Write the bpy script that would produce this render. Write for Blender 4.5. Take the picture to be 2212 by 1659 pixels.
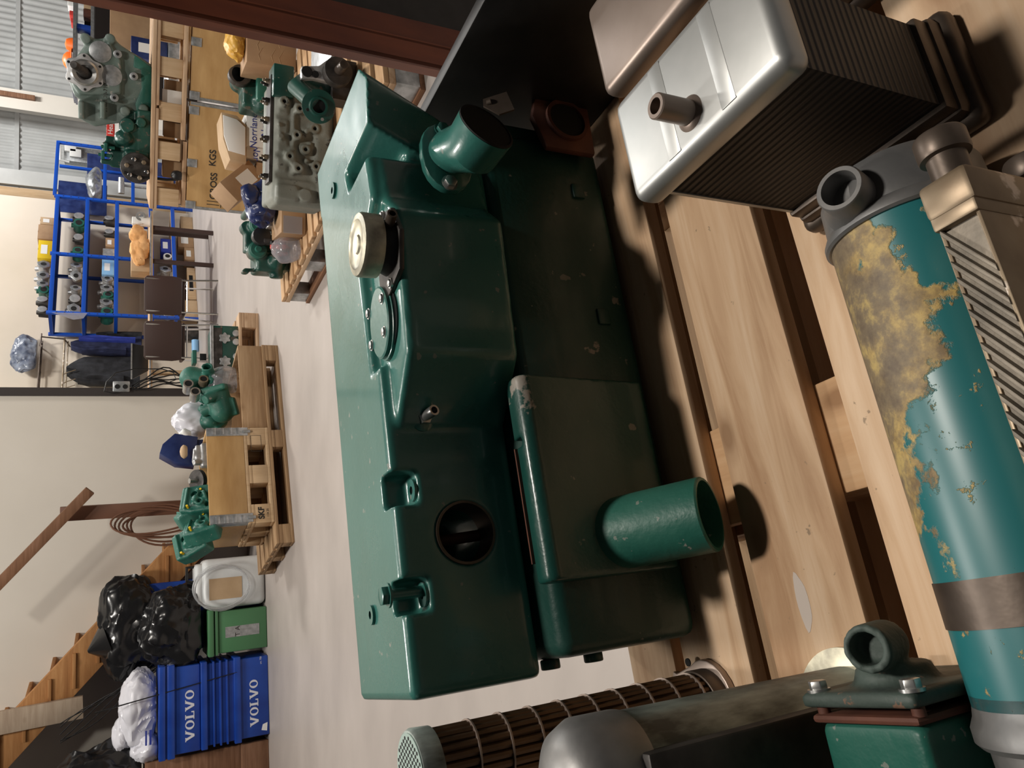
import bpy, bmesh, math, random
from mathutils import Vector, Matrix, noise, Euler
random.seed(7)
for o in list(bpy.data.objects): bpy.data.objects.remove(o)
C = bpy.context.scene.collection
SC = bpy.context.scene
# ------------------------------------------------------------------ camera (a phone turned on its side)
FPX = 1649.0; PITCH = math.radians(27.3); ROLL = math.radians(.6); H = 1.06
_U = Vector((0, math.sin(PITCH), math.cos(PITCH))); _F = Vector((0, math.cos(PITCH), -math.sin(PITCH))); _R = Vector((1, 0, 0))
CX = math.cos(ROLL)*-_U + math.sin(ROLL)*_R
CY = math.sin(ROLL)*_U + math.cos(ROLL)*_R
cam = bpy.data.cameras.new('camera'); camo = bpy.data.objects.new('camera', cam); C.objects.link(camo)
camo.matrix_world = Matrix.Translation((0, 0, H)) @ Matrix((CX, CY, -_F)).transposed().to_4x4()
cam.sensor_fit = 'HORIZONTAL'; cam.sensor_width = 36; cam.lens = 36*FPX/2212; cam.clip_start = .02; cam.clip_end = 100
SC.camera = camo
# ------------------------------------------------------------------ light and exposure
vs = SC.view_settings; vs.view_transform = 'Standard'; vs.look = 'None'; vs.exposure = 0.0; vs.gamma = 1; vs.use_curve_mapping = False
w = bpy.data.worlds.new('world'); SC.world = w; w.use_nodes = True
w.node_tree.nodes['Background'].inputs[0].default_value = (.85, .92, 1, 1); w.node_tree.nodes['Background'].inputs[1].default_value = .025
def lamp(name, loc, size, energy, col=(1, 1, 1), sizey=None, target=None):
    l = bpy.data.lights.new(name, 'AREA'); l.energy = energy; l.color = col; l.size = size
    if sizey: l.shape = 'RECTANGLE'; l.size_y = sizey
    o = bpy.data.objects.new(name, l); C.objects.link(o); o.location = loc
    d = (Vector(target) if target else Vector((loc[0], loc[1], 0))) - Vector(loc)
    o.rotation_euler = d.to_track_quat('-Z', 'Y').to_euler(); return o
lamp('ceiling_lamp', (.68, 1.35, 5.2), .42, 165, (1, .93, .84), sizey=.45)
lamp('ceiling_lamp', (-1.5, 4.3, 5.4), .5, 165, (1, .95, .88), sizey=1.3)
lamp('ceiling_lamp', (1.6, 9.0, 5.4), .5, 240, (1, .96, .9), sizey=1.3)
lamp('ceiling_lamp', (4.6, 13.0, 5.6), .5, 330, (1, .99, .97), sizey=1.3)
lamp('ceiling_lamp', (3.2, 5.0, 5.4), .5, 110, (1, .95, .88), sizey=1.3)
# ------------------------------------------------------------------ picture point -> place in the hall
def ray(x, y):
    return (x-1106)*CX + (829.5-y)*CY + FPX*_F
def at(x, y, Y):
    d = ray(x, y); t = Y/d.y; return Vector((d.x*t, Y, H+d.z*t))
def atz(x, y, z):
    d = ray(x, y); t = (z-H)/d.z; return Vector((d.x*t, d.y*t, z))
# ------------------------------------------------------------------ frames
def frame(x, y, deg): return Matrix.Translation((x, y, 0)) @ Matrix.Rotation(math.radians(deg), 4, 'Z')
W = Matrix.Identity(4); DK = frame(0, 0, 20.2)
def inF(F, v): return F.inverted() @ v
# ------------------------------------------------------------------ mesh builder
class B:
    def __init__(s): s.bm = bmesh.new()
    def add(s, t, M=None, bev=0, seg=2):
        if bev:
            bmesh.ops.bevel(t, geom=[e for e in t.edges if len(e.link_faces) == 2 and e.calc_face_angle(0) > .5], offset=bev, segments=seg, affect='EDGES', profile=.5, clamp_overlap=True)
        if M is not None: bmesh.ops.transform(t, matrix=M, verts=t.verts)
        me = bpy.data.meshes.new('t'); t.to_mesh(me); t.free(); s.bm.from_mesh(me); bpy.data.meshes.remove(me); return s
    def box(s, x0, x1, y0, y1, z0, z1, bev=0, rz=0, M=None, seg=2):
        t = bmesh.new(); bmesh.ops.create_cube(t, size=1)
        c = Vector(((x0+x1)/2, (y0+y1)/2, (z0+z1)/2))
        bmesh.ops.scale(t, vec=(abs(x1-x0), abs(y1-y0), abs(z1-z0)), verts=t.verts)
        m = Matrix.Translation(c) @ (Matrix.Rotation(math.radians(rz), 4, 'Z') if rz else Matrix.Identity(4))
        return s.add(t, m if M is None else M @ m, bev, seg)
    def cyl(s, p0, p1, r0, r1=None, n=20, bev=0, caps=True):
        p0 = Vector(p0); p1 = Vector(p1); d = p1-p0; t = bmesh.new()
        bmesh.ops.create_cone(t, cap_ends=caps, segments=n, radius1=r0, radius2=r0 if r1 is None else r1, depth=d.length)
        return s.add(t, Matrix.Translation((p0+p1)/2) @ d.to_track_quat('Z', 'Y').to_matrix().to_4x4(), bev)
    def lathe(s, prof, p0, axis, n=28, close=False):
        t = bmesh.new(); rings = []
        for r, h in prof: rings.append([t.verts.new((r*math.cos(2*math.pi*i/n), r*math.sin(2*math.pi*i/n), h)) for i in range(n)])
        if close: rings.append(rings[0])
        for A, D in zip(rings, rings[1:]):
            for i in range(n):
                try: t.faces.new((A[i], A[(i+1) % n], D[(i+1) % n], D[i]))
                except ValueError: pass
        bmesh.ops.remove_doubles(t, verts=t.verts, dist=1e-5); bmesh.ops.recalc_face_normals(t, faces=t.faces)
        return s.add(t, Matrix.Translation(Vector(p0)) @ Vector(axis).normalized().to_track_quat('Z', 'Y').to_matrix().to_4x4())
    def ring(s, p0, p1, ro, ri, n=28):
        L = (Vector(p1)-Vector(p0)).length
        return s.lathe([(ri, 0), (ro, 0), (ro, L), (ri, L)], p0, Vector(p1)-Vector(p0), n, True)
    def tube(s, pts, r, n=8, closed=False):
        t = bmesh.new(); pts = [Vector(p) for p in pts]; N = len(pts); rings = []; up = None
        for i, p in enumerate(pts):
            a = pts[(i-1) % N] if (closed or i) else p; b = pts[(i+1) % N] if (closed or i < N-1) else p
            d = (b-a).normalized()
            if up is None: up = d.orthogonal().normalized()
            up = (up-d*up.dot(d)); up = up.normalized() if up.length > 1e-6 else d.orthogonal().normalized(); sd = d.cross(up)
            rr = r[i] if isinstance(r, (list, tuple)) else r
            rings.append([t.verts.new(p+rr*(math.cos(2*math.pi*k/n)*up+math.sin(2*math.pi*k/n)*sd)) for k in range(n)])
        for i in range(N if closed else N-1):
            A, D = rings[i], rings[(i+1) % N]
            for k in range(n): t.faces.new((A[k], A[(k+1) % n], D[(k+1) % n], D[k]))
        if not closed: t.faces.new(rings[0][::-1]); t.faces.new(rings[-1])
        bmesh.ops.recalc_face_normals(t, faces=t.faces)
        return s.add(t)
    def prism(s, poly, z0, z1, bev=0, M=None, seg=2):
        t = bmesh.new(); lo = [t.verts.new((x, y, z0)) for x, y in poly]; hi = [t.verts.new((x, y, z1)) for x, y in poly]; n = len(poly)
        t.faces.new(lo[::-1]); t.faces.new(hi)
        for i in range(n): t.faces.new((lo[i], lo[(i+1) % n], hi[(i+1) % n], hi[i]))
        bmesh.ops.recalc_face_normals(t, faces=t.faces)
        return s.add(t, M, bev, seg)
    def hull(s, pts, bev=0):
        t = bmesh.new()
        for p in pts: t.verts.new(p)
        r = bmesh.ops.convex_hull(t, input=t.verts)
        bmesh.ops.delete(t, geom=[v for v in r['geom_interior'] if isinstance(v, bmesh.types.BMVert)], context='VERTS') if r['geom_interior'] else None
        bmesh.ops.dissolve_limit(t, angle_limit=.02, verts=t.verts, edges=t.edges)
        bmesh.ops.recalc_face_normals(t, faces=t.faces)
        return s.add(t, None, bev)
    def sph(s, c, r, sc=(1, 1, 1), sub=3):
        t = bmesh.new(); bmesh.ops.create_icosphere(t, subdivisions=sub, radius=r); bmesh.ops.scale(t, vec=sc, verts=t.verts)
        return s.add(t, Matrix.Translation(Vector(c)))
    def bag(s, c, sc, seed=0, amp=.22, sub=5, freq=2.2, flat=True):
        """crumpled plastic: an icosphere pulled into ridges and folds"""
        t = bmesh.new(); bmesh.ops.create_icosphere(t, subdivisions=sub, radius=1)
        o = Vector((seed*3.1, seed*1.7, seed*.9))
        for v in t.verts:
            p = v.co.copy(); w_ = Vector((p.x*2.4, p.y*2.4, p.z*.9))+o; w_ += .7*noise.noise_vector(p*1.3+o)
            rid = 1-abs(noise.noise(w_))*2.2; rid2 = 1-abs(noise.noise(Vector((w_.x*1.3+w_.z*2, w_.y*2.2, w_.z*2.1))))*2.2
            big = noise.noise(p*1.2+o)
            v.co = p*(1+amp*.38*(rid-.4)+amp*.20*(rid2-.4)+.9*amp*big)
            if flat and v.co.z < -.72: v.co.z = -.72
        bmesh.ops.scale(t, vec=sc, verts=t.verts)
        return s.add(t, Matrix.Translation(Vector(c)))
def clip_mesh(me, loc):
    me.transform(Matrix.Translation(-Vector(loc)))
def finish(name, b, mat, ang=35, loc=(0, 0, 0)):
    me = bpy.data.meshes.new(name); b.bm.to_mesh(me); b.bm.free(); clip_mesh(me, loc)
    me.materials.append(mat)
    me.polygons.foreach_set('use_smooth', [True]*len(me.polygons)); me.set_sharp_from_angle(angle=math.radians(ang)); return me
def tag(o, label, cat, group=None):
    o['label'] = label; o['category'] = cat
    if group: o['group'] = group
class Thing:
    """an Empty at the base of a thing, parts are written in the coordinates of its frame"""
    def __init__(s, name, label, cat, F, loc, group=None):
        s.o = bpy.data.objects.new(name, None); C.objects.link(s.o); s.o.empty_display_size = .05
        s.loc = Vector(loc); s.o.matrix_world = F @ Matrix.Translation(s.loc); tag(s.o, label, cat, group)
    def part(s, name, b, mat, label=None, parent=None, ang=35):
        o = bpy.data.objects.new(name, finish(name, b, mat, ang, s.loc)); C.objects.link(o); o.parent = parent or s.o
        if label: o['label'] = label
        return o
    def mpart(s, name, me, mat, label=None, parent=None):
        clip_mesh(me, s.loc); me.materials.clear(); me.materials.append(mat); o = bpy.data.objects.new(name, me); C.objects.link(o); o.parent = parent or s.o
        if label: o['label'] = label
        return o
def solo(name, label, cat, F, loc, b, mat, group=None, ang=35):
    o = bpy.data.objects.new(name, finish(name, b, mat, ang, loc)); C.objects.link(o)
    o.matrix_world = F @ Matrix.Translation(Vector(loc)); tag(o, label, cat, group); return o
def struct(name, b, mat, F=W, ang=35):
    o = bpy.data.objects.new(name, finish(name, b, mat, ang)); C.objects.link(o); o.matrix_world = F; o['kind'] = 'structure'; return o
def dup(root, M, label, group=None):
    r = root.copy(); C.objects.link(r); r.matrix_world = M; r['label'] = label
    if group: r['group'] = group
    for ch in list(root.children):
        c = ch.copy(); C.objects.link(c); c.parent = r
        for g in list(ch.children):
            d = g.copy(); C.objects.link(d); d.parent = c
    return r
def fused(b, cuts=(), vox=.004, smooth=3, fac=.5):
    """cast metal: solids melted together (voxel remesh) with soft fillets, optional cut-outs"""
    me = bpy.data.meshes.new('tmp'); b.bm.to_mesh(me); b.bm.free()
    o = bpy.data.objects.new('tmp', me); C.objects.link(o)
    m = o.modifiers.new('r', 'REMESH'); m.mode = 'VOXEL'; m.voxel_size = vox
    tmp = []
    for cb in cuts:
        cm = bpy.data.meshes.new('cut'); cb.bm.to_mesh(cm); cb.bm.free(); co = bpy.data.objects.new('cut', cm); C.objects.link(co); tmp.append(co)
        k = o.modifiers.new('b', 'BOOLEAN'); k.operation = 'DIFFERENCE'; k.object = co; k.solver = 'EXACT'
    if cuts:
        m = o.modifiers.new('r2', 'REMESH'); m.mode = 'VOXEL'; m.voxel_size = vox
    if smooth:
        m = o.modifiers.new('s', 'SMOOTH'); m.iterations = smooth; m.factor = fac
    bpy.context.view_layer.update()
    res = bpy.data.meshes.new_from_object(o.evaluated_get(bpy.context.evaluated_depsgraph_get()))
    for q in tmp+[o]:
        mm = q.data; bpy.data.objects.remove(q); bpy.data.meshes.remove(mm)
    res.polygons.foreach_set('use_smooth', [True]*len(res.polygons)); return res
# ------------------------------------------------------------------ materials
def mat(name, col, rough=.5, metal=0, spec=.5, coat=0, trans=0, alpha=1):
    m = bpy.data.materials.new(name); m.use_nodes = True; p = m.node_tree.nodes['Principled BSDF']; I = p.inputs
    I['Base Color'].default_value = (*col, 1); I['Roughness'].default_value = rough; I['Metallic'].default_value = metal
    I['Specular IOR Level'].default_value = spec; I['Coat Weight'].default_value = coat; I['Coat Roughness'].default_value = .08
    I['Transmission Weight'].default_value = trans; I['Alpha'].default_value = alpha
    return m
def N(m, t): return m.node_tree.nodes.new(t)
def LK(m, a, b): m.node_tree.links.new(a, b)
def tex(m, kind='ShaderNodeTexNoise', scale=5, detail=4, rough=.55, stretch=None, dist=0, which='Object'):
    tc = N(m, 'ShaderNodeTexCoord'); src = tc.outputs[which]
    if stretch:
        mp = N(m, 'ShaderNodeMapping'); mp.inputs['Scale'].default_value = stretch; LK(m, src, mp.inputs[0]); src = mp.outputs[0]
    n = N(m, kind); n.inputs['Scale'].default_value = scale; LK(m, src, n.inputs['Vector'])
    if kind == 'ShaderNodeTexNoise': n.inputs['Detail'].default_value = detail; n.inputs['Roughness'].default_value = rough; n.inputs['Distortion'].default_value = dist
    return n
def ramp(m, src, stops):
    r = N(m, 'ShaderNodeValToRGB'); LK(m, src, r.inputs[0]); e = r.color_ramp.elements
    while len(e) < len(stops): e.new(.5)
    for k, (p, c) in zip(e, stops):
        k.position = p; k.color = (*c, 1) if len(c) == 3 else c
    return r.outputs[0]
def mixc(m, fac, a, b):
    x = N(m, 'ShaderNodeMix'); x.data_type = 'RGBA'
    for i, v in ((0, fac), (6, a), (7, b)):
        if isinstance(v, tuple): x.inputs[i].default_value = (*v, 1)
        elif isinstance(v, (int, float)): x.inputs[i].default_value = v
        else: LK(m, v, x.inputs[i])
    return x.outputs[2]
def bsdf(m): return m.node_tree.nodes['Principled BSDF']
def bump(m, src, st=.3, dist=.01):
    b = N(m, 'ShaderNodeBump'); b.inputs['Strength'].default_value = st; b.inputs['Distance'].default_value = dist; LK(m, src, b.inputs['Height']); LK(m, b.outputs[0], bsdf(m).inputs['Normal'])
def noisy(name, c0, c1, scale=6, rough=.5, metal=0, bs=0, bd=.004, lo=.35, hi=.65, stretch=None, coat=0, detail=5, spec=.5):
    m = mat(name, c0, rough, metal, spec, coat); n = tex(m, scale=scale, stretch=stretch, detail=detail)
    LK(m, ramp(m, n.outputs[0], [(lo, c0), (hi, c1)]), bsdf(m).inputs['Base Color'])
    if bs: bump(m, n.outputs[0], bs, bd)
    return m
BW = [(0, (0, 0, 0)), (1, (1, 1, 1))]
def painted(name, c0, c1, chip=(.3, .28, .25), cs=14, thr=.72, rough=.3, coat=.3, grain=.15):
    """enamel with soft mottling and small chips"""
    m = mat(name, c0, rough, coat=coat); n = tex(m, scale=5); base = ramp(m, n.outputs[0], [(.35, c0), (.65, c1)])
    k = tex(m, scale=cs, detail=6, rough=.6); f = ramp(m, k.outputs[0], [(thr, (0, 0, 0)), (thr+.015, (1, 1, 1))])
    k2 = tex(m, scale=cs*4.5, detail=3, rough=.5); f2 = ramp(m, k2.outputs[0], [(.70, (0, 0, 0)), (.72, (.6, .6, .6))])
    LK(m, mixc(m, f2, mixc(m, f, base, chip), chip), bsdf(m).inputs['Base Color'])
    g = tex(m, scale=120, detail=2); bump(m, g.outputs[0], grain, .0015)
    r = ramp(m, tex(m, scale=9).outputs[0], [(.3, (rough*.7,)*3), (.7, (rough*1.4,)*3)]); LK(m, r, bsdf(m).inputs['Roughness'])
    return m
def wood(name, c0, c1, c2, axis='x', scale=1, bs=.25, knots=True, rough=.7):
    m = mat(name, c0, rough, spec=.25)
    st = {'x': (1.2, 14, 14), 'y': (14, 1.2, 14), 'z': (14, 14, 1.2)}[axis]
    n = tex(m, scale=2.2*scale, stretch=st, detail=7, rough=.6, dist=.6)
    base = ramp(m, n.outputs[0], [(.3, c0), (.52, c1), (.72, c2)])
    big = tex(m, scale=1.6*scale, detail=3); base = mixc(m, ramp(m, big.outputs[0], [(.45, (0, 0, 0)), (.75, (.55, .55, .55))]), base, tuple(.62*v for v in c2))
    if knots:
        v = tex(m, 'ShaderNodeTexVoronoi', scale=5.2*scale, stretch={'x': (1, 1.9, 1.9), 'y': (1.9, 1, 1.9), 'z': (1.9, 1.9, 1)}[axis])
        base = mixc(m, ramp(m, v.outputs['Distance'], [(.07, (.85, .85, .85)), (.13, (.35, .35, .35)), (.22, (0, 0, 0))]), base, tuple(k*q for k, q in zip((.42, .33, .26), c2)))
        d = tex(m, scale=70, detail=4); base = mixc(m, ramp(m, d.outputs[0], [(.70, (0, 0, 0)), (.74, (.7, .7, .7))]), base, tuple(.3*q for q in c2))
    LK(m, base, bsdf(m).inputs['Base Color']); bump(m, n.outputs[0], bs, .003); return m
M = {}
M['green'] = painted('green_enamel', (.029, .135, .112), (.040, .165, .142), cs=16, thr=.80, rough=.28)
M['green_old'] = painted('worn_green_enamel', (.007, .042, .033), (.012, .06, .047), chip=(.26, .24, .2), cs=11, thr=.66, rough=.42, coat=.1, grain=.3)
M['green_cast'] = painted('green_cast_metal', (.012, .10, .075), (.03, .15, .11), chip=(.3, .3, .27), cs=20, thr=.68, rough=.45, coat=0, grain=.4)
M['green_dark'] = painted('dark_green_engine_paint', (.006, .045, .035), (.015, .08, .06), chip=(.1, .09, .07), cs=18, thr=.6, rough=.4, coat=.1)
M['green_grey'] = painted('dusty_green_engine_paint', (.11, .16, .14), (.17, .21, .19), chip=(.3, .29, .26), cs=20, thr=.64, rough=.55, coat=0, grain=.5)
M['dusty'] = painted('grey_dust_on_engine', (.15, .16, .135), (.23, .235, .2), chip=(.08, .08, .07), cs=20, thr=.64, rough=.6, coat=0, grain=.6)
M['cover_old'] = painted('grimy_green_cover', (.035, .055, .046), (.07, .095, .082), chip=(.2, .12, .08), cs=16, thr=.6, rough=.6, coat=0, grain=.6)
M['finmetal'] = noisy('dull_fin_metal', (.10, .085, .065), (.26, .22, .17), 25, .5, .3, .3)
M['teal_rust'] = mat('flaking_teal_paint', (.02, .16, .17), .35)
def teal_rust():
    m = M['teal_rust']; n1 = tex(m, scale=9, detail=9, rough=.66); n2 = tex(m, scale=30, detail=6, rough=.7)
    metal = ramp(m, n2.outputs[0], [(.35, (.11, .08, .055)), (.52, (.19, .145, .09)), (.64, (.42, .31, .12))])
    tc = N(m, 'ShaderNodeTexCoord'); sx = N(m, 'ShaderNodeSeparateXYZ'); LK(m, tc.outputs['Object'], sx.inputs[0])
    ma = N(m, 'ShaderNodeMath'); ma.operation = 'MULTIPLY_ADD'; LK(m, sx.outputs[0], ma.inputs[0]); ma.inputs[1].default_value = .85; LK(m, n1.outputs[0], ma.inputs[2])
    mb = N(m, 'ShaderNodeMath'); mb.operation = 'MULTIPLY_ADD'; LK(m, sx.outputs[1], mb.inputs[0]); mb.inputs[1].default_value = 3.0; LK(m, ma.outputs[0], mb.inputs[2])
    f = ramp(m, mb.outputs[0], [(.50, (0, 0, 0)), (.53, (1, 1, 1))])
    sp = tex(m, scale=42, detail=6, rough=.7); fs = ramp(m, sp.outputs[0], [(.62, (0, 0, 0)), (.65, (.9, .9, .9))]); mx = N(m, 'ShaderNodeMix'); mx.data_type = 'RGBA'; mx.blend_type = 'LIGHTEN'; mx.inputs[0].default_value = 1; LK(m, f, mx.inputs[6]); LK(m, fs, mx.inputs[7]); f = mx.outputs[2]
    ye = ramp(m, mb.outputs[0], [(.53, (.8, .8, .8)), (.60, (.15, .15, .15)), (.66, (0, 0, 0))]); metal = mixc(m, ye, metal, ramp(m, n2.outputs[0], [(.4, (.2, .13, .05)), (.6, (.55, .38, .12))]))
    LK(m, mixc(m, f, (.016, .14, .15), metal), bsdf(m).inputs['Base Color'])
    LK(m, ramp(m, f, [(0, (.36,)*3), (1, (.6,)*3)]), bsdf(m).inputs['Roughness']); bump(m, f, .5, .0012)
teal_rust()
M['brass'] = mat('tarnished_brass', (.4, .3, .18), .42, .55)
def brassy():
    m = M['brass']; n = tex(m, scale=9, detail=7); k = tex(m, scale=14, detail=6)
    base = ramp(m, n.outputs[0], [(.3, (.17, .12, .075)), (.5, (.27, .21, .14)), (.7, (.38, .32, .24))])
    f = ramp(m, k.outputs[0], [(.6, (0, 0, 0)), (.63, (1, 1, 1))]); LK(m, mixc(m, f, base, (.6, .52, .45)), bsdf(m).inputs['Base Color']); bump(m, k.outputs[0], .2, .002)
brassy()
M['alu'] = noisy('brushed_aluminium', (.42, .43, .42), (.56, .56, .55), 7, .42, .7, .1)
M['alu_cast'] = noisy('cast_aluminium', (.4, .41, .42), (.6, .6, .6), 20, .45, .6, .2)
M['copper'] = noisy('dull_copper', (.27, .21, .175), (.36, .29, .25), 6, .38, .6)
M['bronze_dark'] = noisy('dark_bronze', (.06, .045, .035), (.13, .1, .08), 12, .42, .6, .3)
M['gunmetal'] = noisy('oxidised_tube_metal', (.05, .055, .05), (.42, .48, .45), 16, .42, .45, .3, lo=.42, hi=.62, stretch=(1, 1, .35), detail=8)
M['grey_cap'] = noisy('grey_cast_cap', (.15, .15, .15), (.28, .27, .26), 12, .45, .5, .3)
M['steel'] = noisy('zinc_steel', (.42, .42, .42), (.62, .62, .6), 25, .32, .9)
M['galv'] = noisy('galvanised_steel', (.36, .38, .39), (.56, .58, .6), 30, .38, .8)
M['chrome'] = mat('chrome', (.75, .75, .75), .15, 1)
M['cap'] = noisy('worn_zinc_cap', (.3, .28, .22), (.62, .58, .44), 35, .4, .7, .2)
M['iron'] = noisy('dark_iron', (.03, .028, .026), (.09, .08, .075), 15, .5, .5, .3)
M['core'] = mat('radiator_core', (.035, .03, .03), .55, .3)
def core():
    m = M['core']; wv = N(m, 'ShaderNodeTexWave'); tc = N(m, 'ShaderNodeTexCoord'); wv.bands_direction = 'Z'; wv.inputs['Scale'].default_value = 42; wv.inputs['Distortion'].default_value = .3
    LK(m, tc.outputs['Object'], wv.inputs['Vector']); n = tex(m, scale=14, detail=6)
    c = mixc(m, n.outputs[0], (.018, .015, .015), (.075, .06, .05)); LK(m, mixc(m, wv.outputs[1], tuple(v*.5 for v in (.02, .018, .018)), c), bsdf(m).inputs['Base Color']); bump(m, wv.outputs[1], .5, .002)
core()
M['mustard'] = noisy('mustard_bag_plastic', (.62, .33, .04), (.85, .52, .12), 12, .4)
M['rust'] = noisy('rusty_iron', (.07, .025, .018), (.16, .055, .03), 14, .7, .1, .4)
M['rack'] = noisy('red_brown_rack_paint', (.10, .022, .010), (.20, .05, .018), 9, .45, 0, .15, stretch=(1, 1, .3))
M['black_panel'] = noisy('black_sheet', (.007, .006, .006), (.018, .016, .016), 20, .5, 0, .1)
M['black'] = mat('black_plastic', (.012, .012, .013), .4)
M['hole'] = mat('dark_bore', (.004, .004, .004), .8)
M['pine'] = wood('new_pine', (.42, .25, .14), (.59, .40, .25), (.70, .52, .36), 'x')
M['pine_y'] = wood('new_pine_across', (.46, .27, .14), (.56, .35, .19), (.62, .42, .25), 'y')
M['pine_z'] = wood('pine_upright', (.5, .33, .18), (.6, .42, .25), (.66, .48, .3), 'z', knots=False)
M['pine_old'] = wood('weathered_pine', (.28, .17, .09), (.38, .24, .13), (.5, .34, .2), 'x')
M['pine_grey'] = wood('grey_pine', (.34, .25, .18), (.44, .34, .25), (.52, .42, .32), 'x')
M['stairwood'] = wood('stained_wood', (.30, .13, .045), (.40, .19, .07), (.48, .25, .1), 'x')
M['brownwood'] = wood('brown_wood', (.14, .065, .035), (.22, .11, .06), (.3, .16, .1), 'x', knots=False)
M['ply'] = noisy('plywood', (.50, .33, .15), (.62, .44, .23), 3, .6, 0, .05, stretch=(1, 1, 4))
M['ply_dark'] = noisy('varnished_plywood', (.42, .24, .09), (.56, .35, .15), 2.5, .4, 0, .05, stretch=(1, 1, 4))
M['card'] = noisy('cardboard', (.33, .2, .11), (.42, .27, .15), 5, .75)
M['card_l'] = noisy('pale_cardboard', (.45, .31, .18), (.55, .39, .24), 5, .75)
M['paper'] = mat('white_paper', (.82, .82, .80), .7)
M['blue'] = noisy('blue_plastic', (.008, .045, .30), (.014, .07, .40), 5, .35)
M['blue_steel'] = mat('blue_shelf_paint', (.008, .075, .46), .38)
M['navy'] = noisy('navy_plastic', (.012, .02, .085), (.03, .05, .16), 7, .3)
M['green_bin'] = mat('green_bin_plastic', (.07, .20, .09), .45)
M['bagblack'] = mat('black_bin_bag', (.012, .012, .013), .22)
M['bagwhite'] = mat('white_bag_plastic', (.72, .72, .78), .3)
M['bagclear'] = mat('clear_film', (.6, .6, .66), .15, trans=.55, alpha=.6)
M['canister'] = noisy('white_plastic', (.62, .64, .65), (.72, .74, .74), 5, .4)
M['hose'] = mat('clear_hose', (.8, .82, .84), .12, trans=.7, alpha=.55)
M['rope'] = mat('brown_hose', (.16, .07, .04), .5)
M['yellow'] = mat('yellow_card', (.72, .5, .01), .55)
M['orangecloth'] = noisy('orange_cloth', (.62, .3, .1), (.8, .45, .2), 8, .8)
M['red'] = mat('red_plastic', (.6, .05, .04), .4)
M['orange'] = mat('orange_plastic', (.9, .16, .02), .45)
M['brownseat'] = mat('brown_vinyl', (.045, .022, .018), .5)
M['cloth_dark'] = noisy('dark_cloth', (.010, .011, .014), (.03, .032, .04), 10, .85, 0, .5, .01)
M['cloth_navy'] = noisy('navy_cloth', (.012, .016, .05), (.03, .04, .11), 8, .85, 0, .5, .01)
M['cloth_blue'] = noisy('blue_cloth', (.03, .06, .4), (.05, .08, .5), 8, .8)
M['white'] = mat('white_enamel', (.7, .7, .68), .4)
M['lblue'] = mat('pale_blue_card', (.25, .5, .8), .5)
M['ink_blue'] = mat('blue_ink', (.02, .04, .3), .6)
M['ink'] = mat('black_ink', (.03, .025, .02), .7)
M['floor'] = mat('concrete', (.5, .44, .41), .45)
def floor():
    m = M['floor']; n = tex(m, scale=1.1, detail=6, rough=.6, stretch=(1, 1.6, 1)); k = tex(m, scale=26, detail=5)
    b = ramp(m, n.outputs[0], [(.3, (.36, .32, .295)), (.55, (.42, .375, .345)), (.75, (.47, .42, .39))])
    f = ramp(m, k.outputs[0], [(.70, (0, 0, 0)), (.74, (.6, .6, .6))]); LK(m, mixc(m, f, b, (.26, .22, .2)), bsdf(m).inputs['Base Color']); bump(m, k.outputs[0], .05, .002)
floor()
M['wall'] = noisy('painted_wall', (.70, .655, .58), (.75, .705, .63), 1.2, .7)
M['wall2'] = noisy('wall_boards', (.72, .64, .53), (.78, .69, .58), 1.2, .75)
M['corr'] = noisy('corrugated_steel', (.50, .51, .50), (.60, .61, .60), 2, .5, 0)
M['darktrim'] = mat('dark_steel_trim', (.04, .032, .03), .5)
M['hallgrey'] = mat('dim_sheet_metal', (.16, .155, .15), .7)
# ------------------------------------------------------------------ the hall
b = B(); b.box(-9, 12, -3, 22, -.1, 0); struct('floor', b, M['floor'])
b = B(); b.box(-9, 12, -3, 22, 6, 6.1); struct('ceiling', b, M['hallgrey'])
struct('wall_left', B().box(-9.1, -9, -3, 22, 0, 6), M['hallgrey'])
struct('wall_right', B().box(12, 12.1, -3, 22, 0, 6), M['hallgrey'])

NWF = frame(-.13, 7.35, 3)       # near painted wall, its right end is the dark steel post
struct('wall_stair', B().box(-8.6, 0, 0, .12, 0, 6), M['wall'], NWF)
struct('trim_1', B().box(-.01, .06, -.03, .15, 0, 6), M['darktrim'], NWF)
SFd = 33.6; SF = frame(.92, 12.3, SFd)
BW_ = .62
struct('wall_back', B().box(-3.2, 2.78, BW_, BW_+.1, 0, 3.02).box(-3.2, 2.78, BW_, BW_+.1, 3.09, 6), M['wall2'], SF)
struct('trim_2', B().box(-3.2, 2.78, BW_-.02, BW_+.1, 3.02, 3.09), M['pine_old'], SF)
b = B(); t = bmesh.new(); n = 330; vs_ = []
for i in range(n*4):
    x = -2+i*.0285; y = 16.9+.02*math.sin(i*math.pi/2)
    vs_.append((t.verts.new((x, y, 0)), t.verts.new((x, y, 6))))
for p, q in zip(vs_, vs_[1:]): t.faces.new((p[0], q[0], q[1], p[1]))
b.add(t); b.box(-2, 12, 16.93, 17, 0, 6); struct('wall_corrugated', b, M['corr'], ang=80)
b = B(); b.box(-2, 12, 16.86, 16.9, 1.68+1.06, 1.75+1.06); struct('trim_3', b, M['corr'])
p = at(60, 218, 15.9); struct('trim_4', B().box(p.x-.2, p.x+.14, 15.8, 16.0, 0, 6), M['wall'])
struct('trim_5', B().box(p.x-.02, p.x+.06, 15.72, 15.8, 2.4, 6), M['brownwood'])
p = at(60, 405, 15); struct('trim_6', B().box(p.x-.22, p.x-.02, 15.0, 15.15, 0, 6), M['pine_z'])
struct('trim_7', B().box(p.x+.05, p.x+.3, 15.1, 15.3, 0, 6), M['corr'])
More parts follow.
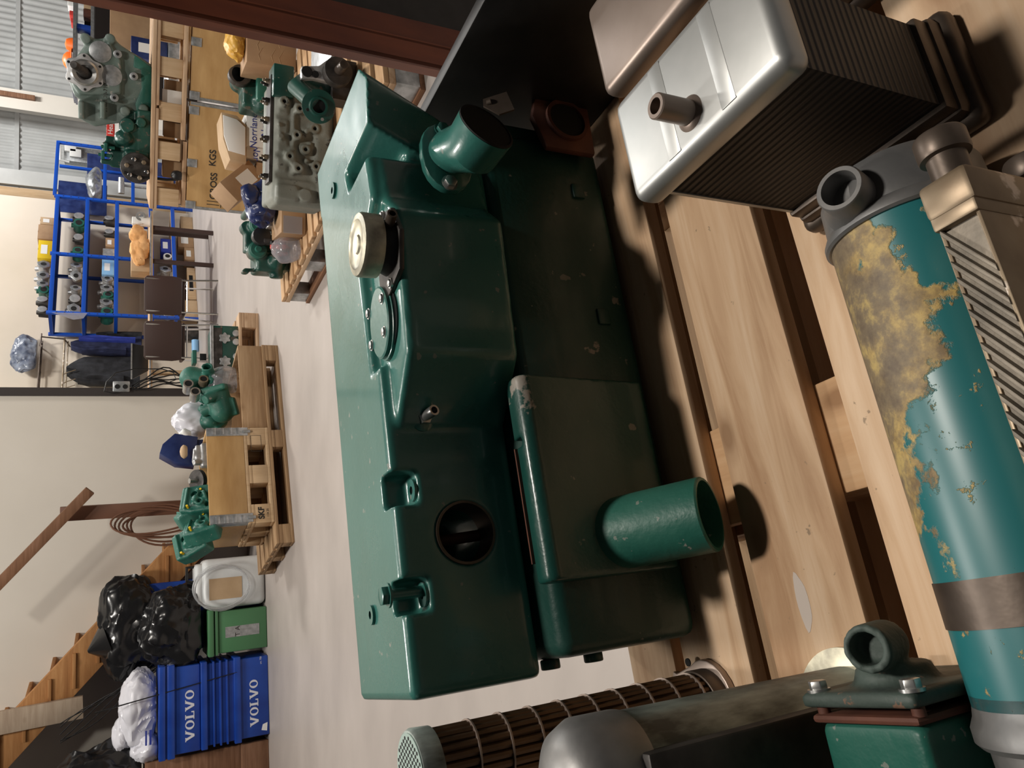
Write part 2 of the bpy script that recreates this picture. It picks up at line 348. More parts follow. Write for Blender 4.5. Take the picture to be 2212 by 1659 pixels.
# ------------------------------------------------------------------ foreground pallets
ZD = .41
def pallet(nm, label, F, x0, x1, y0, y1, z0, z1, boards, m=M['pine'], cross=(.0, .45, .9), crossw=.12, blocks=3, mb=None, group=None, cm=None):
    """boards = list of (y0,y1) of the deck boards"""
    T = Thing('wooden_pallet', label, 'pallet', F, ((x0+x1)/2, (y0+y1)/2, z0), group); mb = mb or m; cm = cm or m
    th = .022
    for q0, q1 in boards: T.part('deck_board', B().box(x0, x1, q0, q1, z1-th, z1, .002), m)
    L = x1-x0
    for c in cross:
        c0 = x0+c; T.part('cross_board', B().box(c0, c0+crossw, y0, y1, z1-2*th, z1-th, .002), M['pine_y'] if m is M['pine'] else cm)
        for k in range(blocks):
            yy = y0+(y1-y0-.1)*k/(blocks-1); T.part('block', B().box(c0, c0+crossw, yy, yy+.1, z0+th, z1-2*th, .002), cm)
    for k in range(blocks):
        yy = y0+(y1-y0-.1)*k/(blocks-1); T.part('bottom_board', B().box(x0, x1, yy, yy+.1, z0, z0+th, .002), mb)
    return T
XB0, XB1 = -.47, .78
pallet('p', 'pale pine pallet on top of its stack, carrying the green tank and old coolers', DK, XB0, XB1, .166, .966, .274, .41,
       [(.166, .335), (.36, .505), (.55, .685), (.725, .845), (.865, .966)], cross=(0, .555, 1.13))
pallet('p', 'pine pallet in the middle of the foreground stack, seen through the gaps', DK, XB0, XB1, .166, .966, .137, .273, [(.166, .335), (.4, .5), (.56, .68), (.72, .82), (.865, .966)], m=M['pine_old'], cross=(0, .555, 1.13))
pallet('p', 'bottom pine pallet of the foreground stack standing on the floor', DK, XB0, XB1, .166, .966, 0, .136, [(.166, .335), (.4, .5), (.56, .68), (.72, .82), (.865, .966)], m=M['pine_old'], cross=(0, .555, 1.13))
for c_ in list(bpy.data.objects):
    if c_.name.startswith('deck_board') and abs(c_.parent.matrix_world.translation.z-.274) < .01:
        ys = [v.co.y for v in c_.data.vertices]
        if abs(sum(ys)/len(ys)+.566-.617) < .02:
            q_ = inF(DK, atz(1735, 1300, ZD)); L_ = Vector((.155, .566, .274))
            b = B(); b.prism([(q_.x+.030*math.cos(t_)*(1+.15*math.sin(3*t_)), q_.y+.0085*math.sin(t_)) for t_ in [k*math.pi/9 for k in range(18)]], ZD-.0002, ZD+.0003)
            o = bpy.data.objects.new('paint_spot', finish('paint_spot', b, mat('pale_spot', (.58, .50, .44), .6), 35, L_)); C.objects.link(o); o.parent = c_; break
# ------------------------------------------------------------------ the green tank on its housing
T = Thing('engine_coolant_tank', 'large glossy green cast coolant tank on a dark green housing, lying across the pale pallet', 'coolant tank', DK, (.3, .9, ZD))
zt = .78; zb = .622
b = B()
b.prism([(-.053, .832), (.33, .832), (.33, .862), (.475, .868), (.537, .79), (.607, .797), (.609, .882), (.648, .892), (.67, 1.04), (-.053, 1.04)], zb, zt, .007)
b.prism([(.245, .835), (.32, .766), (.50, .752), (.537, .785), (.605, .795), (.605, 1.03), (.245, 1.03)], zb, .767, .006)
b.prism([(.5, .80), (.66, .80), (.66, 1.0), (.5, 1.0)], zb-.01, .725, .004)
b.hull([(.641, .778, .78), (.70, .764, .78), (.735, .79, .78), (.735, 1.04, .78), (.655, 1.04, .78), (.641, .9, .78),
        (.60, .80, .665), (.66, .79, .65), (.665, 1.0, .65), (.6, 1.0, .65), (.641, .785, .73)])
cuts = []
for a0, a1, bb, zf in ((.157, .197, .868, .748), (.036, .075, .868, .748)):
    cuts.append(B().box(a0, a1, .80, bb, zf, .85, .006))
cuts.append(B().cyl((.1196, .70, .695), (.1196, .99, .695), .036, n=36))
cuts.append(B().cyl((.1196, .85, .695), (.1196, 1.2, .72), .02, n=24))
me = fused(b, cuts, .003, 3)
T.mpart('tank_shell', me, M['green'])
def washer(c, ax, r=.012, h=.0035, mt='green', hole=.005):
    c = Vector(c); ax = Vector(ax).normalized()
    o = T.part('washer', B().ring(c, c+ax*h, r, hole), M[mt]); T.part('bolt_hole', B().cyl(c-ax*.004, c+ax*.001, hole*1.05, n=12), M['hole'], parent=o)
for (x, y, z) in ((805, 1328, .78), (722, 412, .78)):
    p = inF(DK, atz(x, y, z)); washer(p, (0, 0, 1))
washer((.176, .846, .748), (0, 0, 1), .013)
washer((.056, .848, .748), (0, 0, 1), .014)
def hexbolt(T_, c, ax, r=.008, h=.006, shank=0, mt='steel', name='bolt', parent=None, label=None):
    c = Vector(c); ax = Vector(ax).normalized(); q = B()
    if shank: q.cyl(c-ax*.004, c+ax*shank, r*.6, n=14)
    q.cyl(c+ax*shank, c+ax*(shank+h), r, n=6, bev=.0008); q.cyl(c+ax*(shank-.001), c+ax*(shank+.0015), r*1.25, n=18)
    return T_.part(name, q, M[mt], parent=parent, label=label)
hexbolt(T, (.060, .850, .75), (0, 0, 1), .011, .009, .040, 'green', label='green bolt standing in the notch')
# round bore lip and pin inside
T.part('bore_liner', B().ring((.1196, .829, .695), (.1196, .87, .695), .0375, .0345, 36), M['bronze_dark'])
T.part('bore_pin', B().cyl((.121, .875, .655), (.119, .90, .735), .007), M['rust'])
# hose nipple
p = inF(DK, ray(918, 912)); s_ = .832/p.y if False else 1
def onb(x, y, bb):
    d = DK.to_3x3().inverted() @ ray(x, y); t = bb/d.y; return Vector((d.x*t, bb, H+d.z*t))
p = onb(912, 905, .832)
q = T.part('hose_fitting', B().lathe([(0, -.003), (.016, -.003), (.016, .002), (.012, .004), (0, .004)], p, (0, -1, 0)), M['green'])
T.part('nipple', B().cyl(p+Vector((0, -.003, 0)), p+Vector((0, -.011, -.001)), .009, n=6).ring(p+Vector((0, -.008, 0)), p+Vector((.001, -.032, -.004)), .0065, .0042), M['steel'], parent=q)
# filler cap on its black base
c = inF(DK, atz(790, 530, .80)); cz = .767
base = T.part('filler_base', B().prism([(c.x+.055*dx, c.y+.04*dy) for dx, dy in ((-1.05, .5), (-.8, -.75), (0, -1.1), (.75, -.6), (1.0, .5), (.5, 1.1), (-.6, 1.1))], cz-.001, cz+.006, .002).lathe([(.0, 0), (.036, 0), (.032, .008), (.03, .02), (0, .02)], (c.x, c.y, cz+.004), (0, 0, 1)), M['iron'])
fc = T.part('filler_cap', B().lathe([(0, .018), (.033, .018), (.038, .020), (.0385, .040), (.037, .0435), (.030, .045), (.026, .0425), (.012, .0425), (.010, .0445), (.004, .0440), (0, .0435)], (c.x, c.y, cz), (0, 0, 1), 48), M['cap'], label='worn zinc filler cap')
T.part('overflow_spout', B().ring((c.x+.012, c.y-.028, cz+.012), (c.x+.016, c.y-.05, cz+.014), .006, .004), M['bronze_dark'], parent=base)
for dx, dy in ((-.047, .002), (.046, .004)): hexbolt(T, (c.x+dx, c.y+dy, cz+.006), (0, 0, 1), .005, .004, parent=base)
# oval cover with four bolts
p = inF(DK, atz(822, 697, .775)); cv = T.part('cover_plate', B().lathe([(0, 0), (.043, 0), (.043, .004), (.041, .005), (.041, .009), (.039, .0105), (0, .0105)], (0, 0, 0), (0, 0, 1), 48), M['green'])
for v in cv.data.vertices: v.co = Vector(((v.co+T.loc).x*1.12+p.x, (v.co+T.loc).y*.86+p.y, (v.co+T.loc).z+.767))-T.loc
T.part('gasket', B().lathe([(0, 0), (.0445, 0), (.0445, .0025), (0, .0025)], (p.x, p.y, .7665), (0, 0, 1), 40), M['black'], parent=cv)
for x, y in ((826, 645), (797, 678), (831, 717), (804, 746)):
    q = inF(DK, atz(x, y, .777)); hexbolt(T, (q.x, q.y, .7765), (0, 0, 1), .0058, .004, parent=cv)
# outlet elbow on the front
fl = onb(948, 345, .762)
el = T.part('outlet_flange', B().prism([(fl.x+.05*math.copysign(1, math.cos(t_))*abs(math.cos(t_))**.8, fl.z-.008+.034*math.sin(t_)) for t_ in [k*math.pi/10 for k in range(20)]], -.765, -.753, .002, M=Matrix.Rotation(math.radians(90), 4, 'X')), M['green'])
n_ = Vector((.285, -.935, -.2)).normalized(); oc = onb(1050, 275, .672); st = Vector((fl.x+.004, .765, fl.z-.012))
path = [st, st+Vector((0, -.018, -.001)), st.lerp(oc, .45)+Vector((-.004, 0, .002)), oc-n_*.03, oc]
t_ = B(); t_.tube(path, [.030, .0295, .0305, .036, .0372], 32)
ep = T.part('outlet_pipe', t_, M['green'])
T.part('pipe_bore', B().lathe([(.0345, .0015), (.0372, .0005), (.037, .0022), (.0345, .0028)], oc, n_, 32, True).lathe([(0, .0012), (.0348, .0012), (.0348, .0016), (0, .0016)], oc, n_, 32), M['hole'], parent=ep)
for dx in (-.040, .040): hexbolt(T, (fl.x+dx, .753, fl.z-.006), (0, -1, 0), .0085, .007, mt='green' if dx > 0 else 'steel', parent=el)
p = onb(1060, 222, .695)
T.part('bracket_tab', B().prism([(-.016, -.028), (.012, -.022), (.006, .009), (-.004, .010), (-.02, -.008)], -.0015, .0015, .0, M=Matrix.Translation(p) @ Matrix.Rotation(math.radians(62), 4, 'X')).cyl(p+Vector((-.0, -.002, .0)), p+Vector((0, .002, .004)), .004), M['bronze_dark'], label='bare metal tab')
# housing under the tank
h_ = B(); h_.box(-.036, .675, .79, 1.0, .418, .615, .016, seg=3)
h_.box(.60, .70, .80, .96, .44, .60, .01)
for a0 in (.60, .40): h_.box(a0-.022, a0+.002, .786, .80, .458, .478, .003)
h_.box(.16, .182, .786, .80, .455, .478, .003)
for x_, z_ in ((.02, .56), (.02, .50)): pass
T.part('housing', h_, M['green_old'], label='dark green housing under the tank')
T.part('foot', B().box(.0, .62, .83, .97, ZD, .42), M['iron'])
for z_, b_ in ((.595, .86), (.54, .85)): T.part('side_plug', B().cyl((-.036, b_, z_), (-.048, b_, z_), .012, n=18, bev=.002), M['green_dark'])
# duct cover with the pipe stub
dct = B().prism([(.79, .636), (.766, .640), (.755, .637), (.750, .628), (.772, .444), (.79, .43)], .046, .29, .003, M=Matrix(((0, 0, 1, 0), (1, 0, 0, 0), (0, 1, 0, 0), (0, 0, 0, 1))))
cut = [B().box(.205, .216, .765, .80, .60, .66), B().box(.0, .2, .780, .80, .628, .66)]
me = fused(dct, cut, .0025, 2); M['duct'] = painted('chipped_green_enamel', (.009, .06, .048), (.014, .08, .064), chip=(.32, .29, .25), cs=9, thr=.66, rough=.36, coat=.15, grain=.35)
dc = T.mpart('side_duct', me, M['duct'], label='chipped green bent cover plate')
T.part('rust_strip', B().box(.07, .205, .781, .7835, .615, .6405), M['rust'], parent=dc)
rt = Vector((.094, .78, .528)); dn = Vector((0, -math.cos(.55), -math.sin(.55))); L = .125
ps = T.part('pipe_stub', B().lathe([(.0, -.02), (.043, -.02), (.043, L-.002), (.0415, L), (.0385, L), (.038, L-.05), (0, L-.052)], rt, dn, 40), M['green_cast'], parent=dc)
# rusty flange casting low on the right
p = onb(1218, 268, .772)
rf = T.part('side_flange', B().prism([(-.05, -.042), (.045, -.046), (.052, .04), (.0, .056), (-.05, .04)], -.006, .006, .004, M=Matrix.Translation(p) @ Matrix.Rotation(math.radians(90), 4, 'X')).ring(p, p+Vector((0, -.012, 0)), .034, .029), M['rust'], label='rusty flange')
T.part('flange_bore', B().cyl(p+Vector((0, -.0065, 0)), p+Vector((0, -.008, 0)), .029, n=28), M['hole'], parent=rf)
T.part('flange_neck', B().cyl(p+Vector((0, .02, 0)), p+Vector((0, 0, 0)), .036), M['rust'], parent=rf)
# ------------------------------------------------------------------ silver-topped cooler
def cooler(name, label, a0, a1, b0, b1, zt_, capm, corem, basem, basel):
    T = Thing(name, label, 'oil cooler', DK, ((a0+a1)/2, (b0+b1)/2, ZD))
    e = .012
    T.part('core', B().box(a0+e, a1-e, b0+e, b1-e, ZD+.045, zt_-.03), corem)
    T.part('neck', B().box(a0+e*1.4, a1-e*1.4, b0+e*1.4, b1-e*1.4, zt_-.05, zt_-.028, .003), M['bronze_dark']); T.part('foot_neck', B().box(a0+e*.6, a1-e*.6, b0+e*.6, b1-e*.6, ZD+.03, ZD+.05, .003), M['bronze_dark'])
    cp = T.part('end_cap', B().box(a0, a1, b0, b1, zt_-.030, zt_, .011, seg=4), capm)
    T.part('base_cap', B().box(a0-.004, a1+.004, b0-.004, b1+.004, ZD, ZD+.024, .010, seg=3).box(a0+.003, a1-.003, b0+.003, b1-.003, ZD+.015, ZD+.036, .008), basem, label=basel)
    return T, cp
T2, cp = cooler('oil_cooler', 'square plate oil cooler standing upright with a bright aluminium top cap and stub', .345, .452, .281, .470, .65, M['alu'], M['core'], M['bronze_dark'], 'dark bronze base cap')
p = inF(DK, atz(1490, 245, .65)); T2.part('inlet_stub', B().lathe([(.0105, -.002), (.0105, .034), (.0095, .035), (.0065, .035), (.0062, .01), (0, .008)], (p.x, p.y, .65), (.0, .0, 1), 28).lathe([(.016, 0), (.0125, .003), (.0105, .004)], (p.x, p.y, .649), (0, 0, 1), 28), M['copper'], parent=cp, label='dull copper stub')
for bb in (.345, .412): T2.part('pressed_rib', B().box(.353, .444, bb-.014, bb+.002, .6490, .6504, .0006), M['alu'], parent=cp)
T2.part('silver_edge', B().box(.3555, .3575, .456, .4595, .455, .615), M['alu'])
T2b, cp2 = cooler('oil_cooler', 'plate oil cooler with a plain dull copper cap, standing behind the aluminium topped one', .522, .64, .30, .534, .602, M['copper'], M['core'], M['bronze_dark'], 'dark bronze base cap')
# ------------------------------------------------------------------ flaking teal heat exchanger, lying
T = Thing('heat_exchanger', 'round heat exchanger lying on the near boards, teal paint flaking to brown metal', 'heat exchanger', DK, (.09, .342, ZD))
ax = (.0, .340, .4765)
M['tealbrown'] = M['teal_rust']
T.part('shell', B().lathe([(0, -.10), (.0645, -.10), (.0645, .265), (0, .265)], ax, (1, 0, 0), 64), M['teal_rust'])
T.part('brown_band', B().lathe([(.0648, -.045), (.0656, -.045), (.0656, -.012), (.0648, -.012)], ax, (1, 0, 0), 64, True), M['bronze_dark'])
ec = T.part('end_cap', B().lathe([(.0, .262), (.0665, .262), (.0685, .264), (.0685, .268), (.0665, .272), (.064, .275), (.063, .302), (.056, .315), (0, .322)], ax, (1, 0, 0), 64), M['grey_cap'], label='dark grey cast end cap')
pp = Vector((.286, .343, .532)); dd = Vector((.12, -.25, .9)).normalized()
T.part('port', B().lathe([(.027, 0), (.0195, .012), (.019, .028), (.018, .0295), (.0145, .0295), (.014, .01), (0, .008)], pp, dd, 36), M['grey_cap'], parent=ec)
T.part('end_ring', B().lathe([(.0, -.125), (.066, -.125), (.0695, -.121), (.0695, -.112), (.066, -.105), (.0645, -.098), (.0645, -.09)], ax, (1, 0, 0), 64), M['grey_cap'], label='grey clamp ring')
T.part('lower_cap', B().lathe([(0, -.21), (.05, -.205), (.06, -.19), (.062, -.12), (0, -.12)], ax, (1, 0, 0), 48), M['grey_cap'])
T.part('saddle', B().box(-.045, -.01, .30, .45, ZD, ZD+.004, .001).box(.2, .24, .31, .37, ZD, ZD+.01), M['iron'])
# ------------------------------------------------------------------ slab cooler of tarnished brass
T = Thing('brass_cooler', 'flat tarnished brass cooler with slanting fins, standing on edge nearest the camera', 'cooler', DK, (.0, .25, ZD))
a0, a1, b0, b1, zz0, zz1 = -.34, .243, .238, .268, ZD, .576
T.part('side_plate', B().box(a0, a1-.02, b0, b0+.003, zz0, zz1-.002, .001), M['brass'])
T.part('side_plate', B().box(a0, a1-.02, b1-.003, b1, zz0, zz1-.004, .001), M['brass'])
q = B(); q.box(a0+.002, a1-.022, b0+.003, b1-.003, zz0, zz1-.006)
k = a0
while k < a1-.068:
    q.prism([(k, b0+.002), (k+.0055, b0+.002), (k+.0445, b1-.002), (k+.039, b1-.002)], zz1-.009, zz1-.0005, .0012); k += .0115
T.part('fin_core', q, M['finmetal'], label='slanting fins')
et = T.part('end_tank', B().box(a1-.026, a1, b0-.003, b1+.002, zz0, zz1+.002, .004).box(a1-.034, a1-.02, b0-.001, b1+.001, zz0, zz1+.0005, .002), M['brass'])
for z_, b_ in ((.558, .254), (.452, .254)):
    T.part('port', B().lathe([(.013, -.01), (.013, .018), (.0165, .019), (.0172, .021), (.0172, .034), (.016, .036), (.0, .036)], (a1, b_, z_), (1, 0, 0), 32), M['bronze_dark'], parent=et)
# ------------------------------------------------------------------ tube bundle, standing
T = Thing('tube_bundle', 'upright bundle of thin brown tubes with round baffles and a perforated plate on top', 'tube bundle', DK, (-.115, .80, ZD))
cx, cy, r = -.117, .80, .040; z1 = .80
q = B()
for i in range(26):
    t_ = 2*math.pi*i/26; q.cyl((cx+(r-.005)*math.cos(t_), cy+(r-.005)*math.sin(t_), ZD+.02), (cx+(r-.005)*math.cos(t_), cy+(r-.005)*math.sin(t_), z1-.02), .0042, n=8)
q.cyl((cx, cy, ZD+.02), (cx, cy, z1-.02), r-.007, n=24)
M['tubes'] = noisy('brown_copper_tubes', (.06, .035, .02), (.14, .08, .04), 12, .45, .5)
T.part('tubes', q, M['tubes'])
for i in range(9):
    z_ = ZD+.04+i*.036; T.part('baffle', B().lathe([(r-.004, 0), (r+.001, 0), (r+.001, .0018), (r-.004, .0018)], (cx, cy, z_), (.1, .05, 1), 36, True), M['copper'])
tp = T.part('tube_plate', B().lathe([(0, -.022), (r+.002, -.022), (r+.003, -.004), (r+.001, 0), (0, 0)], (cx, cy, z1), (0, 0, 1), 40), M['gunmetal'])
M['pale_plate'] = mat('pale_green_plate', (.32, .42, .38), .5)
T.part('plate_face', B().cyl((cx, cy, z1), (cx, cy, z1+.0012), r-.001, n=40), M['pale_plate'], parent=tp)
q = B()
for i in range(-6, 7):
    for j in range(-7, 8):
        x, y = (i+.5*(j % 2))*.0062, j*.0054
        if math.hypot(x, y) < r-.004: q.cyl((cx+x, cy+y, z1+.0008), (cx+x, cy+y, z1+.0016), .0019, n=8)
T.part('tube_hole', q, M['hole'], parent=tp)['kind'] = 'stuff'
fb = T.part('base_flange', B().prism([(cx+.052*math.cos(t_)+(.014 if k in (4, 5) else 0), cy+.045*math.sin(t_)+(.02 if k in (3, 4, 5) else 0)) for k, t_ in enumerate([2*math.pi*i/24 for i in range(24)])], ZD, ZD+.010, .002), M['copper'], label='steel flange with a bolt hole')
p = inF(DK, atz(1485, 1431, .421)); T.part('bolt_hole', B().cyl((p.x, p.y, .4195), (p.x, p.y, .4208), .005), M['hole'], parent=fb)
T.part('base_collar', B().cyl((cx, cy, ZD+.008), (cx, cy, ZD+.03), r+.002, n=36, bev=.002), M['bronze_dark'])
# ------------------------------------------------------------------ grey cylinder, standing
T = Thing('cooler_cylinder', 'grey-green streaked metal cooler cylinder with a rounded cap, standing in the near corner', 'cooler', DK, (-.125, .585, ZD))
cx, cy, r = -.128, .592, .048
T.part('shell', B().lathe([(0, 0), (r, 0), (r, .285), (0, .285)], (cx, cy, ZD+.004), (.02, .0, 1), 48), M['gunmetal'])
T.part('flat_side', B().box(cx-.05, cx+.026, cy-.056, cy, ZD+.002, ZD+.288, .003), M['iron'], label='dark flat side')
T.part('round_cap', B().lathe([(r+.001, -.025), (r+.002, -.02), (r+.002, .018), (r-.006, .034), (r-.02, .043), (.012, .046), (0, .046)], (cx+.006, cy, ZD+.30), (.02, 0, 1), 48), M['grey_cap'], label='rounded grey cap')
T.part('base_ring', B().lathe([(r-.01, 0), (r+.018, 0), (r+.018, .004), (r-.01, .006)], (cx, cy, ZD), (0, 0, 1), 48, True), M['cap'], label='pale rim at the foot')
# ------------------------------------------------------------------ green casting with rusty flange
T = Thing('thermostat_housing', 'green cast housing with rusted bolted flanges and a pipe neck, bottom corner', 'housing', DK, (-.15, .45, ZD))
q = B(); q.box(-.26, -.108, .425, .495, ZD+.004, .54, .012); q.box(-.155, -.105, .41, .505, ZD+.01, .55, .006)
q.cyl((-.17, .43, .50), (-.17, .395, .53), .024); q.cyl((-.24, .46, .53), (-.24, .46, .56), .03)
bd = T.mpart('body', fused(q, [B().cyl((-.17, .41, .517), (-.17, .37, .55), .017)], .003, 3), M['green_cast'])
T.part('rear_flange', B().box(-.106, -.099, .408, .508, ZD+.008, .553, .004), M['rust'], label='rusted joint face')
q = B(); q.box(-.094, -.082, .404, .512, ZD+.004, .557, .004); q.cyl((-.084, .46, .50), (-.068, .46, .50), .034, .028); q.cyl((-.072, .458, .512), (-.045, .45, .525), .018)
q.cyl((-.052, .455, .505), (-.052, .44, .548), .0185)
cvp = T.mpart('cover', fused(q, [B().cyl((-.052, .446, .53), (-.052, .433, .575), .0125)], .0025, 3), M['cover_old'], label='grimy green cover with a pipe neck')
for b_, z_ in ((.500, .545), (.412, .545), (.412, .43), (.5, .43)):
    hexbolt(T, (-.082, b_, z_), (1, 0, 0), .0075, .008, parent=cvp); T.part('stud', B().cyl((-.10, b_, z_), (-.093, b_, z_), .005), M['rust'])
# ------------------------------------------------------------------ dark panel and rack
T = solo('steel_sheet', 'black sheet panel standing on edge beside the right end of the green tank', 'panel', DK, (.73, .6, ZD), B().box(.722, .742, .18, .87, ZD, .672, .003), M['black_panel'])
RF = frame(.838, 1.9, 4)
T = Thing('rack_upright', 'red-brown painted steel rack upright rising at the top edge of the photo', 'rack post', RF, (0, 0, 0))
T.part('post', B().box(0, .062, 0, .01, 0, 3.2).box(.056, .066, 0, .09, 0, 3.2).box(0, .01, 0, .05, 0, 3.2).box(.07, .135, .03, .05, 0, 3.2), M['rack'])
T.part('base_plate', B().box(-.03, .16, -.04, .13, 0, .012), M['rack'])
T.part('side_panel', B().box(.14, 1.3, .06, .12, 0, 2.6, .004), M['black_panel'], label='black side sheet')
# ------------------------------------------------------------------ helpers for the back of the hall
def onv(F, x, y, v):
    Fi = F.inverted(); d = Fi.to_3x3() @ ray(x, y); o = Fi @ Vector((0, 0, H)); t = (v-o.y)/d.y; return o+d*t
def blk(b, F, v, x0, x1, y0, y1, dep, z0=None, bev=.004):
    """box whose front lies on plane v of frame F and spans the given stretch of the photo"""
    p = onv(F, x1, y1, v); q = onv(F, x1, y0, v); r = onv(F, x0, (y0+y1)/2, v)
    b.box(p.x, q.x, v, v+dep, p.z if z0 is None else z0, r.z, bev); return (p.x, q.x, p.z if z0 is None else z0, r.z)
XZ = Matrix(((1, 0, 0, 0), (0, 0, 1, 0), (0, 1, 0, 0), (0, 0, 0, 1)))      # (x, y, z) -> (x, z, y): polygon in a vertical plane
def sil(b, F, v, poly, dep, bev=.004):
    pts = [onv(F, x, y, v) for x, y in poly]; b.prism([(p.x, p.z) for p in pts], v, v+dep, bev, M=XZ); return b
# ------------------------------------------------------------------ left pallet stack
PF = frame(-1.07, 5.19, 27.3)
def pallet2(name, label, F, x0, x1, y0, y1, z0, z1, m, mc, nb=5, along='x', group=None):
    T = Thing(name, label, 'pallet', F, ((x0+x1)/2, (y0+y1)/2, z0), group); th = .022 if z1-z0 > .11 else .016
    A, Bq = ((x0, x1), (y0, y1)) if along == 'x' else ((y0, y1), (x0, x1))
    def bx(a0, a1, c0, c1, za, zb_): return B().box(a0, a1, c0, c1, za, zb_, .003) if along == 'x' else B().box(c0, c1, a0, a1, za, zb_, .003)
    wd = .62*(Bq[1]-Bq[0])/nb*1.25
    for k in range(nb):
        q = Bq[0]+(Bq[1]-Bq[0]-wd)*k/(nb-1); T.part('deck_board', bx(A[0], A[1], q, q+wd, z1-th, z1), m)
    for k in range(3):
        a = A[0]+(A[1]-A[0]-.13)*k/2; T.part('cross_board', bx(a, a+.13, Bq[0], Bq[1], z1-2*th, z1-th), mc)
        for j in range(3):
            q = Bq[0]+(Bq[1]-Bq[0]-.1)*j/2; T.part('block', bx(a, a+.13, q, q+.1, z0+th, z1-2*th), mc)
    for j in range(3):
        q = Bq[0]+(Bq[1]-Bq[0]-.1)*j/2; T.part('bottom_board', bx(A[0], A[1], q, q+.1, z0, z0+th), m)
    return T
pallet2('wooden_pallet', 'long weathered brown pallet on the floor under the collar boxes', PF, 0, 1.51, 0, .82, 0, .118, M['pine_old'], M['pine_old'])
def collar(label, F, x0, x1, y0, y1, z0, z1, m, hinge=(1, 1), cat='pallet collar', name='pallet_collar', hm=None):
    T = Thing(name, label, cat, F, ((x0+x1)/2, (y0+y1)/2, z0)); t = .02
    T.part('board', B().box(x0, x1, y0, y0+t, z0, z1, .003), m); T.part('board', B().box(x0, x1, y1-t, y1, z0, z1, .003), m)
    T.part('board', B().box(x0, x0+t, y0+t, y1-t, z0, z1, .003), m); T.part('board', B().box(x1-t, x1, y0+t, y1-t, z0, z1, .003), m)
    for k, xx in enumerate((x0, x1)):
        if not hinge[k]: continue
        s = 1 if k == 0 else -1; q = B(); q.box(min(xx, xx+s*.06), max(xx, xx+s*.06), y0-.004, y0, z0-.03, z1, .001)
        for i in range(4): q.box(min(xx, xx+s*.05), max(xx, xx+s*.05), y0-.006, y0-.003, z0+.02+i*(z1-z0-.03)/4, z0+.045+i*(z1-z0-.03)/4, .001)
        q.cyl((xx+s*.03, y0-.006, z0-.045), (xx+s*.03, y0-.006, z0), .012)
        if k == 0: q.box(xx-.004, xx, y0, y0+.06, z0-.01, z1, .001)
        T.part('hinge', q, M['galv'])
    return T
collar('low worn brown pallet collar with a small stamp, holding green castings in clear film', PF, .845, 1.505, .01, .78, .118, .285, M['pine_old'], (0, 0))
def text(T, name, s, size, loc, rot, m, F=None, parent=None, ext=.0006, bold=0):
    cu = bpy.data.curves.new('t', 'FONT'); cu.body = s; cu.size = size; cu.extrude = ext; cu.align_x = 'CENTER'; cu.align_y = 'CENTER'; cu.offset = bold
    o = bpy.data.objects.new('t', cu); C.objects.link(o); bpy.context.view_layer.update()
    me = bpy.data.meshes.new_from_object(o.evaluated_get(bpy.context.evaluated_depsgraph_get())); bpy.data.objects.remove(o); bpy.data.curves.remove(cu)
    me.transform(Matrix.Translation(Vector(loc)) @ Euler(rot).to_matrix().to_4x4()); return T.mpart(name, me, m, parent=parent)
FR = (math.pi/2, 0, 0)
T = pallet2('wooden_pallet', 'small pallet stamped SKF standing on the long brown pallet', PF, .15, .84, .0, .55, .119, .285, M['pine_z'], M['pine_z'], nb=4)
text(T, 'stamp', 'SKF', .052, (.216, -.001, .20), FR, M['ink'], bold=.002); text(T, 'stamp', '11A 25', .02, (.216, -.001, .16), FR, M['ink'])
T.part('stamp', B().box(.66, .78, -.0012, 0, .17, .172).box(.66, .78, -.0012, 0, .238, .240).box(.66, .662, -.0012, 0, .17, .24).box(.778, .78, -.0012, 0, .17, .24), M['ink'])
Tb = collar('plywood collar box with galvanised corner hinges on the SKF stamped pallet', PF, .16, .84, .0, .55, .286, .525, M['ply_dark'])
# green block castings heaped in the ply box
def headlump(seed=0, s=1):
    random.seed(seed); q = B(); q.prism([(-.09, -.11), (.09, -.11), (.105, -.04), (.09, .11), (-.09, .11), (-.105, .03)], -.05, .06, .012)
    for i in range(4): q.cyl((random.uniform(-.06, .06), random.uniform(-.08, .08), .05), (random.uniform(-.06, .06), random.uniform(-.08, .08), .085), random.uniform(.012, .022))
    q.cyl((-.03, -.02, .05), (-.03, -.02, .08), .03); q.box(-.08, .08, .06, .075, .05, .08, .004)
    cuts = [B().cyl((.03, .02, .03), (.03, .02, .1), .024), B().cyl((-.05, -.07, .03), (-.05, -.07, .1), .016), B().cyl((-.03, -.02, .05), (-.03, -.02, .1), .015)]
    return fused(q, cuts, .006, 2)
pr = None
hl = headlump(3)
def heads():
    lst = [(1085, 432, .14, (70, 10, 10), 'green cast cover leaning at the back right of the heap in the plywood box'),
           (1115, 420, .22, (60, -5, 70), 'green cast cover nearly hidden in the middle of the heap in the plywood box'),
           (1145, 440, .12, (68, 12, 40), 'green cast cover at the front of the heap, largest in view'),
           (1175, 418, .20, (55, -8, 15), 'green cast cover at the left end of the heap above the box side')]
    for k, (y, x, v, r, lab) in enumerate(lst):
        p = onv(PF, x, y, v); o = bpy.data.objects.new('cast_cover', hl); C.objects.link(o)
        if not hl.materials: hl.materials.append(M['green_cast'])
        o.matrix_world = PF @ Matrix.Translation((p.x, v, max(p.z, .50))) @ Euler([math.radians(a) for a in r]).to_matrix().to_4x4(); tag(o, lab, 'casting', 'green cast covers in the plywood box')
        q = bpy.data.objects.new('bolt', finish('bolt', B().cyl((.05, -.02, .06), (.05, -.02, .09), .008, n=6), M['yellow'] if k != 1 else M['steel'])); C.objects.link(q); q.parent = o; q = q.copy(); C.objects.link(q); q.location = (-.12, .07, 0)
heads()
